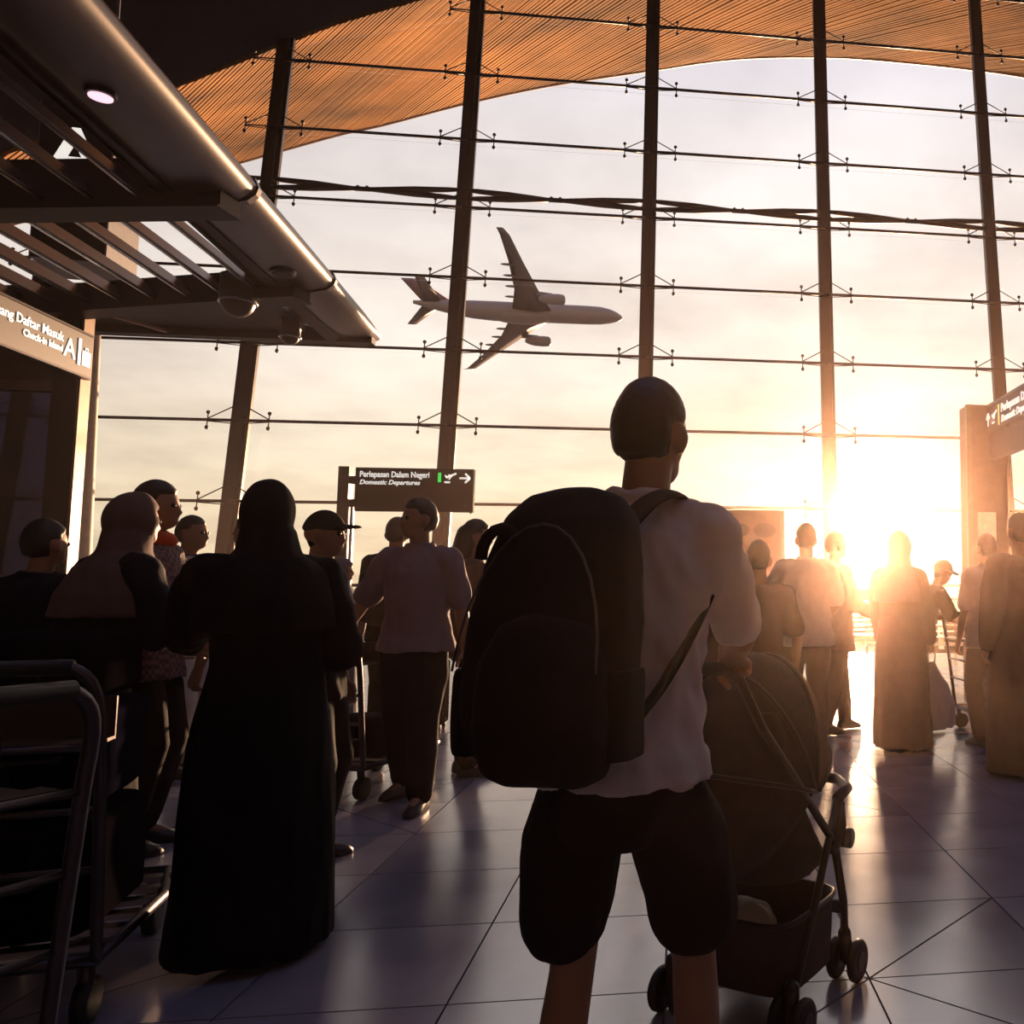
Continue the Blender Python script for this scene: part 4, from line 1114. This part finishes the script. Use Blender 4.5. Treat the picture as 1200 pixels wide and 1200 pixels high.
# ------------------------------------------------------------------ stroller
def stroller():
    yaw = R(-27); o_ = V((-.205, 2.60, 0)); r_ = empty('stroller', o_, yaw); tag(r_, 'dark folding baby stroller with hood, basket and twin wheels', 'stroller')
    FAB = mat('stroller_fabric', (0.045, 0.028, 0.024), 0.85, 0, 0.15, 25); FAB2 = mat('stroller_hood_fabric', (0.16, 0.09, 0.06), 0.85, 0, 0.1, 25, trans=((0.5, 0.25, 0.1), .25)); FRM = mat('stroller_frame', (0.05, 0.035, 0.032), 0.35, 0.6)
    whl = MB(); rs = []
    for x, rr in ((-.014, .046), (-.013, .058), (-.007, .064), (.007, .064), (.013, .058), (.014, .046)): rs.append([V((x, rr * math.cos(k * math.pi / 12), rr * math.sin(k * math.pi / 12))) for k in range(24)])
    whl.rings(rs); wm = whl.mesh('wheel', True); wm.materials.append(RUBBER)
    hub = MB(); hub.tube([(-.017, 0, 0), (.017, 0, 0)], .030, 14); hm = hub.mesh('hub'); hm.materials.append(STEELB)
    for (x, y) in ((-.2, 0), (.2, 0), (-.17, .44), (.17, .44)):
        for d in (-.036, .036):
            w_ = bpy.data.objects.new('wheel', wm); COL.objects.link(w_); w_.parent = r_; w_.location = (x + d, y, .064)
            h_ = bpy.data.objects.new('hub', hm); COL.objects.link(h_); h_.parent = w_
        b = MB(); b.tube([(x - .03, y, .064), (x + .03, y, .064)], .012, 10); b.limb([V((x, y, .064)), V((x, y - (.0 if y < .1 else .02), .15))], [.02, .022], 10); b.build('axle_fork', PLASTIC, r_, True)
    for q in (-1, 1):
        MB().tube([(q * .2, .0, .12), (q * .205, .14, .34), (q * .205, .29, .60)], .012, 10).build('rear_leg', FRM, r_, True)
        MB().tube([(q * .17, .42, .14), (q * .185, .38, .26), (q * .205, .27, .47)], .0135, 10).build('front_leg', FRM, r_, True)
        MB().tube([(q * .205, .27, .47), (q * .205, .0, .72), (q * .205, -.18, .88), (q * .20, -.29, 1.02), (q * .17, -.33, 1.045)], .0125, 10).build('push_tube', FRM, r_, True)
        b = MB(); b.tube([(q * .20, .33, .475), (q * .235, .33, .475)], .030, 18); b.build('hinge_knob', PLASTIC, r_, True)
        MB().limb([V((q * .205, .26, .46)), V((q * .205, .30, .52)), V((q * .205, .31, .58))], [.02, .026, .018], 10).build('hinge', PLASTIC, r_, True)
    MB().tube([(-.17, -.33, 1.045), (0, -.335, 1.05), (.17, -.33, 1.045)], .018, 12).build('handle', RUBBER, r_, True)
    MB().tube([(-.205, .29, .60), (-.20, .38, .615), (-.12, .47, .62), (.12, .47, .62), (.20, .38, .615), (.205, .29, .60)], .017, 10).build('bumper_bar', PLASTIC, r_, True)
    MB().tube([(-.182, .39, .24), (.182, .39, .24)], .020, 10).build('footrest_bar', PLASTIC, r_, True)
    MB().tube([(-.2, .02, .14), (.2, .02, .14)], .010, 10).build('rear_axle', FRM, r_, True)
    b = MB(); b.rings([superring((0, y, z), rx, ry) for z, y, rx, ry in ((.40, .17, .17, .16), (.44, .16, .185, .18), (.50, .13, .19, .14), (.62, .06, .19, .09), (.80, -.01, .185, .075), (.90, -.03, .16, .06))]); link('seat', remesh(b, .010, 3, .006, 9, .6, 2), FAB, r_)
    # hood: two shells over hoops

    def shell(c, rad, cut, name, m, th):
        q = MB(); nu, nv = 32, 18; g = []
        for j in range(nv + 1):
            el_ = cut[0] + (cut[1] - cut[0]) * j / nv
            row = []
            for k in range(nu + 1):
                a = math.pi * k / nu
                # fan of hoops pivoting on the x axis
                d = V((math.cos(a), math.sin(a) * math.cos(el_), math.sin(a) * math.sin(el_)))
                row.append(V((c[0] + d.x * rad[0], c[1] + d.y * rad[1], c[2] + d.z * rad[2])))
            g.append(row)
        o = len(q.v)
        for sc_ in (1.0, th):
            for row in g:
                for p in row: q.v.append(V(c) + (p - V(c)) * sc_)
        n1 = (nv + 1) * (nu + 1)
        for j in range(nv):
            for k in range(nu):
                a = j * (nu + 1) + k; q.f.append((a, a + 1, a + nu + 2, a + nu + 1)); q.f.append((n1 + a, n1 + a + nu + 1, n1 + a + nu + 2, n1 + a + 1))
        for k in range(nu):
            q.f.append((k, n1 + k, n1 + k + 1, k + 1)); a = nv * (nu + 1) + k; q.f.append((a, a + 1, n1 + a + 1, n1 + a))
        return q.build(name, m, r_, True)
    cz = (0, .11, .66)
    shell(cz, (.215, .30, .395), (R(70), R(215)), 'hood', FAB, .97)
    shell((0, .13, .66), (.218, .31, .405), (R(18), R(72)), 'hood_front', FAB2, .975)
    for an_ in (18, 70, 120, 168):
        c = cz if an_ > 60 else (0, .13, .66)
        MB().tube([(c[0] + .221 * math.cos(math.pi * k / 20), c[1] + .308 * math.sin(math.pi * k / 20) * math.cos(R(an_)), c[2] + .405 * math.sin(math.pi * k / 20) * math.sin(R(an_))) for k in range(21)], .007, 8).build('hood_hoop', FRM, r_, True)
    b = MB(); b.rings([superring((0, y, z), rx, ry, 28, 5) for z, y, rx, ry in ((.10, .17, .12, .11), (.10, .17, .165, .155), (.115, .17, .185, .175), (.22, .16, .192, .187), (.315, .15, .197, .192), (.315, .15, .187, .182), (.22, .16, .182, .177), (.125, .17, .17, .16), (.12, .17, .10, .10))], cap=True); b.build('basket', FAB, r_, True)
    MB().tube([superring((0, .15, .315), .20, .195, 28, 5)[k] for k in range(28)], .008, 8, True).build('basket_rim', FRM, r_, True)
    b = MB(); b.ball((-.05, .14, .22), (.11, .11, .09)); link('blanket', remesh(b, .010, 2, .014, 14, .8, 3), PALE, r_)
    b = MB(); b.box((.03, -.105, .56), (.07, .006, .06)); b.build('care_label', mat('label_tan', (0.25, 0.14, 0.09), 0.7), r_)


stroller()

# ------------------------------------------------------------------ luggage carts and suitcases
def make_cart():
    r_ = empty('luggage_cart'); FR2 = mat('cart_steel', (0.09, 0.075, 0.085), 0.4, 0.8)
    w_me = MB(); w_me.rings([[V((x, rr * math.cos(k * math.pi / 10), rr * math.sin(k * math.pi / 10))) for k in range(20)] for x, rr in ((-.022, .05), (-.018, .066), (.018, .066), (.022, .05))]); wm = w_me.mesh('wheel', True); wm.materials.append(RUBBER)
    for (x, y) in ((-.25, .04), (.25, .04), (-.19, .78), (.19, .78), (0, .84)):
        o = bpy.data.objects.new('wheel', wm); COL.objects.link(o); o.parent = r_; o.location = (x, y, .066)
        MB().limb([V((x, y, .07)), V((x, y - .02, .17))], [.022, .022], 8).build('wheel_fork', STEELB, r_, True)
    MB().tube([(-.28, 0, .19), (-.28, .55, .19), (-.20, .88, .19), (.20, .88, .19), (.28, .55, .19), (.28, 0, .19)], .018, 10, True).build('base_frame', FR2, r_, True)
    for k in range(6):
        MB().box((0, .12 + .13 * k, .195), (.54 - .02 * max(0, k - 3), .05, .018)).build('deck_slat', CHROME, r_)
    MB().tube(smooth_path([(-.28, .0, .19), (-.28, -.03, .45), (-.28, -.07, .78), (-.27, -.105, .96), (-.21, -.12, 1.03), (-.1, -.12, 1.035), (.1, -.12, 1.035), (.21, -.12, 1.03), (.27, -.105, .96), (.28, -.07, .78), (.28, -.03, .45), (.28, 0, .19)]), .016, 10).build('back_frame', FR2, r_, True)
    MB().tube([(-.22, -.12, 1.03), (.22, -.12, 1.03)], .022, 12).build('handle', RUBBER, r_, True)
    for z, y in ((.45, -.03), (.62, -.05), (.80, -.075)): MB().tube([(-.28, y, z), (.28, y, z)], .010, 8).build('cross_bar', FR2, r_, True)
    b = MB(); b.prism([(-.24, .0, .80), (.24, .0, .80), (.24, -.07, .80), (-.24, -.07, .80)], (0, 0, .012)); 
    b.prism([(-.24, .16, .92), (.24, .16, .92), (.24, .15, .92), (-.24, .15, .92)], (0, 0, -.13)); b.prism([(-.24, .16, .79), (.24, .16, .79), (.24, -.06, .79), (-.24, -.06, .79)], (0, 0, .01)); b.build('hand_basket', STEELB, r_)
    return r_


CART0 = make_cart(); used = [False]


def copy_tree(o, parent=None):
    c = o.copy(); COL.objects.link(c)
    if parent is not None: c.parent = parent
    for ch in o.children: copy_tree(ch, c)
    return c


def cart(px, Y, yaw, label):
    r_ = CART0 if not used[0] else copy_tree(CART0); used[0] = True
    x, y = spot(px, Y); r_.location = (x, y, 0); r_.rotation_euler.z = R(yaw); tag(r_, label, 'luggage cart', 'luggage carts'); return r_


def case(loc, size, yaw, label, m, flat=False, z=0.0):
    w_, d_, h_ = size; r_ = empty('suitcase', (loc[0], loc[1], z), yaw); tag(r_, label, 'suitcase', 'suitcases and bags')
    wh = .045 if not flat else 0
    b = MB(); b.rings([superring((0, 0, zz), w_ / 2 * k, d_ / 2 * k, 28, 6) for zz, k in ((wh, .88), (wh + .025, 1), (h_ - .025, 1), (h_, .88))]); body = b.build('shell', m, r_, True)
    for q in (-.3, -.1, .1, .3): MB().box((q * w_, -d_ / 2 - .002, (wh + h_) / 2), (.015, .008, (h_ - wh) * .8)).build('rib', m, body)
    hp_ = [(-.08, 0, h_ - .005), (-.07, 0, h_ + .03), (.07, 0, h_ + .03), (.08, 0, h_ - .005)] if not flat else [(-.08, -d_ / 2 + .005, h_ * .5), (-.07, -d_ / 2 - .03, h_ * .5), (.07, -d_ / 2 - .03, h_ * .5), (.08, -d_ / 2 + .005, h_ * .5)]
    MB().tube(hp_, .010, 8).build('carry_handle', PLASTIC, r_, True)
    if not flat:
        for sx_ in (-1, 1):
            for sy_ in (-1, 1):
                MB().tube([(sx_ * w_ * .4 - .012, sy_ * d_ * .36, .025), (sx_ * w_ * .4 + .012, sy_ * d_ * .36, .025)], .025, 12).build('wheel', RUBBER, r_, True)
    return r_


def on_cart(c, dy, z, dx=0.0):
    y = c.rotation_euler.z; return (c.location.x - math.sin(y) * dy + math.cos(y) * dx, c.location.y + math.cos(y) * dy + math.sin(y) * dx)


CASEB = mat('case_black', (0.009, 0.008, 0.011), 0.9, spec=0); CASEN = mat('case_navy', (0.010, 0.010, 0.020), 0.9, spec=0); CASEW = mat('case_wine', (0.05, 0.015, 0.02), 0.45)
c1 = cart(386, 5.3, -10, 'chrome luggage cart beside the man in mauve')
case(on_cart(c1, .42, 0), (.5, .42, .22), c1.rotation_euler.z, 'dark bag lying on the cart beside the man in mauve', CASEB, True, .206)
c2 = cart(4, 2.5, 20, 'dark loaded luggage cart pushed by the woman in rose headscarf')
case(on_cart(c2, .40, 0), (.42, .56, .34), c2.rotation_euler.z, 'large black case lowest on the cart of the woman in rose', CASEB, True, .206)
case(on_cart(c2, .42, 0), (.40, .48, .30), c2.rotation_euler.z + .06, 'navy case stacked on the black one on the rose-scarfed woman cart', CASEN, True, .582)
case(on_cart(c2, .38, 0), (.38, .34, .20), c2.rotation_euler.z - .1, 'small black bag topmost on the rose-scarfed woman cart', CASEB, True, .912)
c3 = cart(-95, 1.75, 70, 'luggage cart with rounded frame nearest the camera at lower left')
case(on_cart(c3, .45, 0), (.48, .55, .46), c3.rotation_euler.z, 'black case on the nearest cart at lower left', CASEB, True, .206)
c4 = cart(1130, 7.75, -80, 'luggage cart in front of the stooping person in cap')
case(on_cart(c4, .45, 0), (.45, .5, .42), c4.rotation_euler.z, 'wine case on the cart of the stooping person', CASEW, True, .206)
x, y = spot(500, 7.9); case((x, y), (.42, .26, .62), R(10), 'upright dark suitcase behind the legs of the man in mauve', CASEB)


def carrier(pj, q, h, w_, label):
    root_, J = pj; hand = root_.location + M.Rotation(root_.rotation_euler.z, 3, 'Z') @ (J['wr'][q] + V((0, .02, -.085)))
    x, y, zt = hand.x, hand.y, hand.z - h * .17; r_ = empty('carrier_bag', (x, y, zt - h)); tag(r_, label, 'bag')
    b = MB(); b.rings([superring((0, 0, z * h), w_ / 2 * k, w_ * .28 * k2, 28, 3) for z, k, k2 in ((0, .85, .8), (.06, 1, 1), (.4, .95, 1), (.7, .62, .7), (.9, .28, .4), (1.0, .12, .3))]); link('bag_body', remesh(b, .010, 2, .012, 10, .4, 6), WHITE, r_)
    for q in (-1, 1): MB().tube([(q * .02, 0, h * .97), (q * .03, 0, h * 1.12), (0, 0, h * 1.2)], .008, 8).build('bag_handle', WHITE, r_, True)


carrier(WOM, 1, .50, .36, 'white plastic carrier bag hanging by the woman in the long dress')
carrier(BOY, 1, .34, .22, 'pale shopping bag beside the boy')

# ------------------------------------------------------------------ rail and seats by the window
def railing():
    o_ = bld(0, VF - 1.1, 0); r_ = empty('guard_rail', o_, AZ); tag(r_, 'low steel guard rail along the foot of the glass wall', 'railing')
    for z in (1.02, .72, .42, .14): MB().tube([(-16, 0, z), (16, 0, z)], .022 if z < 1 else .032, 8).build('rail', STEELB, r_, True)
    for k in range(17): MB().box((-16 + 2 * k, 0, .51), (.05, .05, 1.02)).build('post', STEELB, r_)


railing()


def bench(px, Y, yaw, n, label):
    x, y = spot(px, Y); r_ = empty('bench', (x, y, 0), R(yaw)); tag(r_, label, 'bench', 'waiting benches')
    L_ = n * .58; MB().box((0, 0, .36), (L_, .07, .06)).build('beam', STEELB, r_)
    for q in (-1, 1):
        b = MB(); b.box((q * L_ * .38, 0, .18), (.05, .06, .34)); b.box((q * L_ * .38, 0, .02), (.06, .5, .04)); b.build('leg', CHROME, r_)
    for k in range(n):
        xx = (k - (n - 1) / 2) * .58
        st_ = MB().box((xx, .02, .42), (.5, .46, .05)).build('seat', PLASTIC, r_)
        for j in range(5): MB().box((xx, -.24 - .02 * j, .50 + .085 * j), (.5, .02, .06)).build('back_slat', STEELB, r_)
    for k in range(n + 1): MB().box(((k - n / 2) * .58, .0, .62), (.04, .40, .03)).build('armrest', STEELB, r_)


bench(1150, 12.5, 172, 4, 'row of slatted waiting seats left of the totem')
bench(1010, 15.5, 5, 3, 'slatted waiting seats near the rail under the low sun')

# ------------------------------------------------------------------ added scattering volume standing in for lens glare
def glare_veil():
    m = bpy.data.materials.new('glare_veil_scatter'); m.use_nodes = True; t = m.node_tree; t.nodes.clear()
    v = node(t, 'ShaderNodeVolumeScatter'); v.inputs['Color'].default_value = (1, 0.68, 0.54, 1); v.inputs['Density'].default_value = VEIL; v.inputs['Anisotropy'].default_value = 0.9
    o = node(t, 'ShaderNodeOutputMaterial'); t.links.new(v.outputs[0], o.inputs['Volume'])
    q = MB(); q.prism([bld(-22, -1.5, .01), bld(24, -1.5, .01), bld(24, VF - .8, .01), bld(-22, VF - .8, .01)], UP * 3.0)
    ob = q.build('glare_veil', m); tag(ob, 'warm scattering veil added for lens glare', 'glare_veil', kind='stuff')


VEIL = 0.0052
glare_veil()
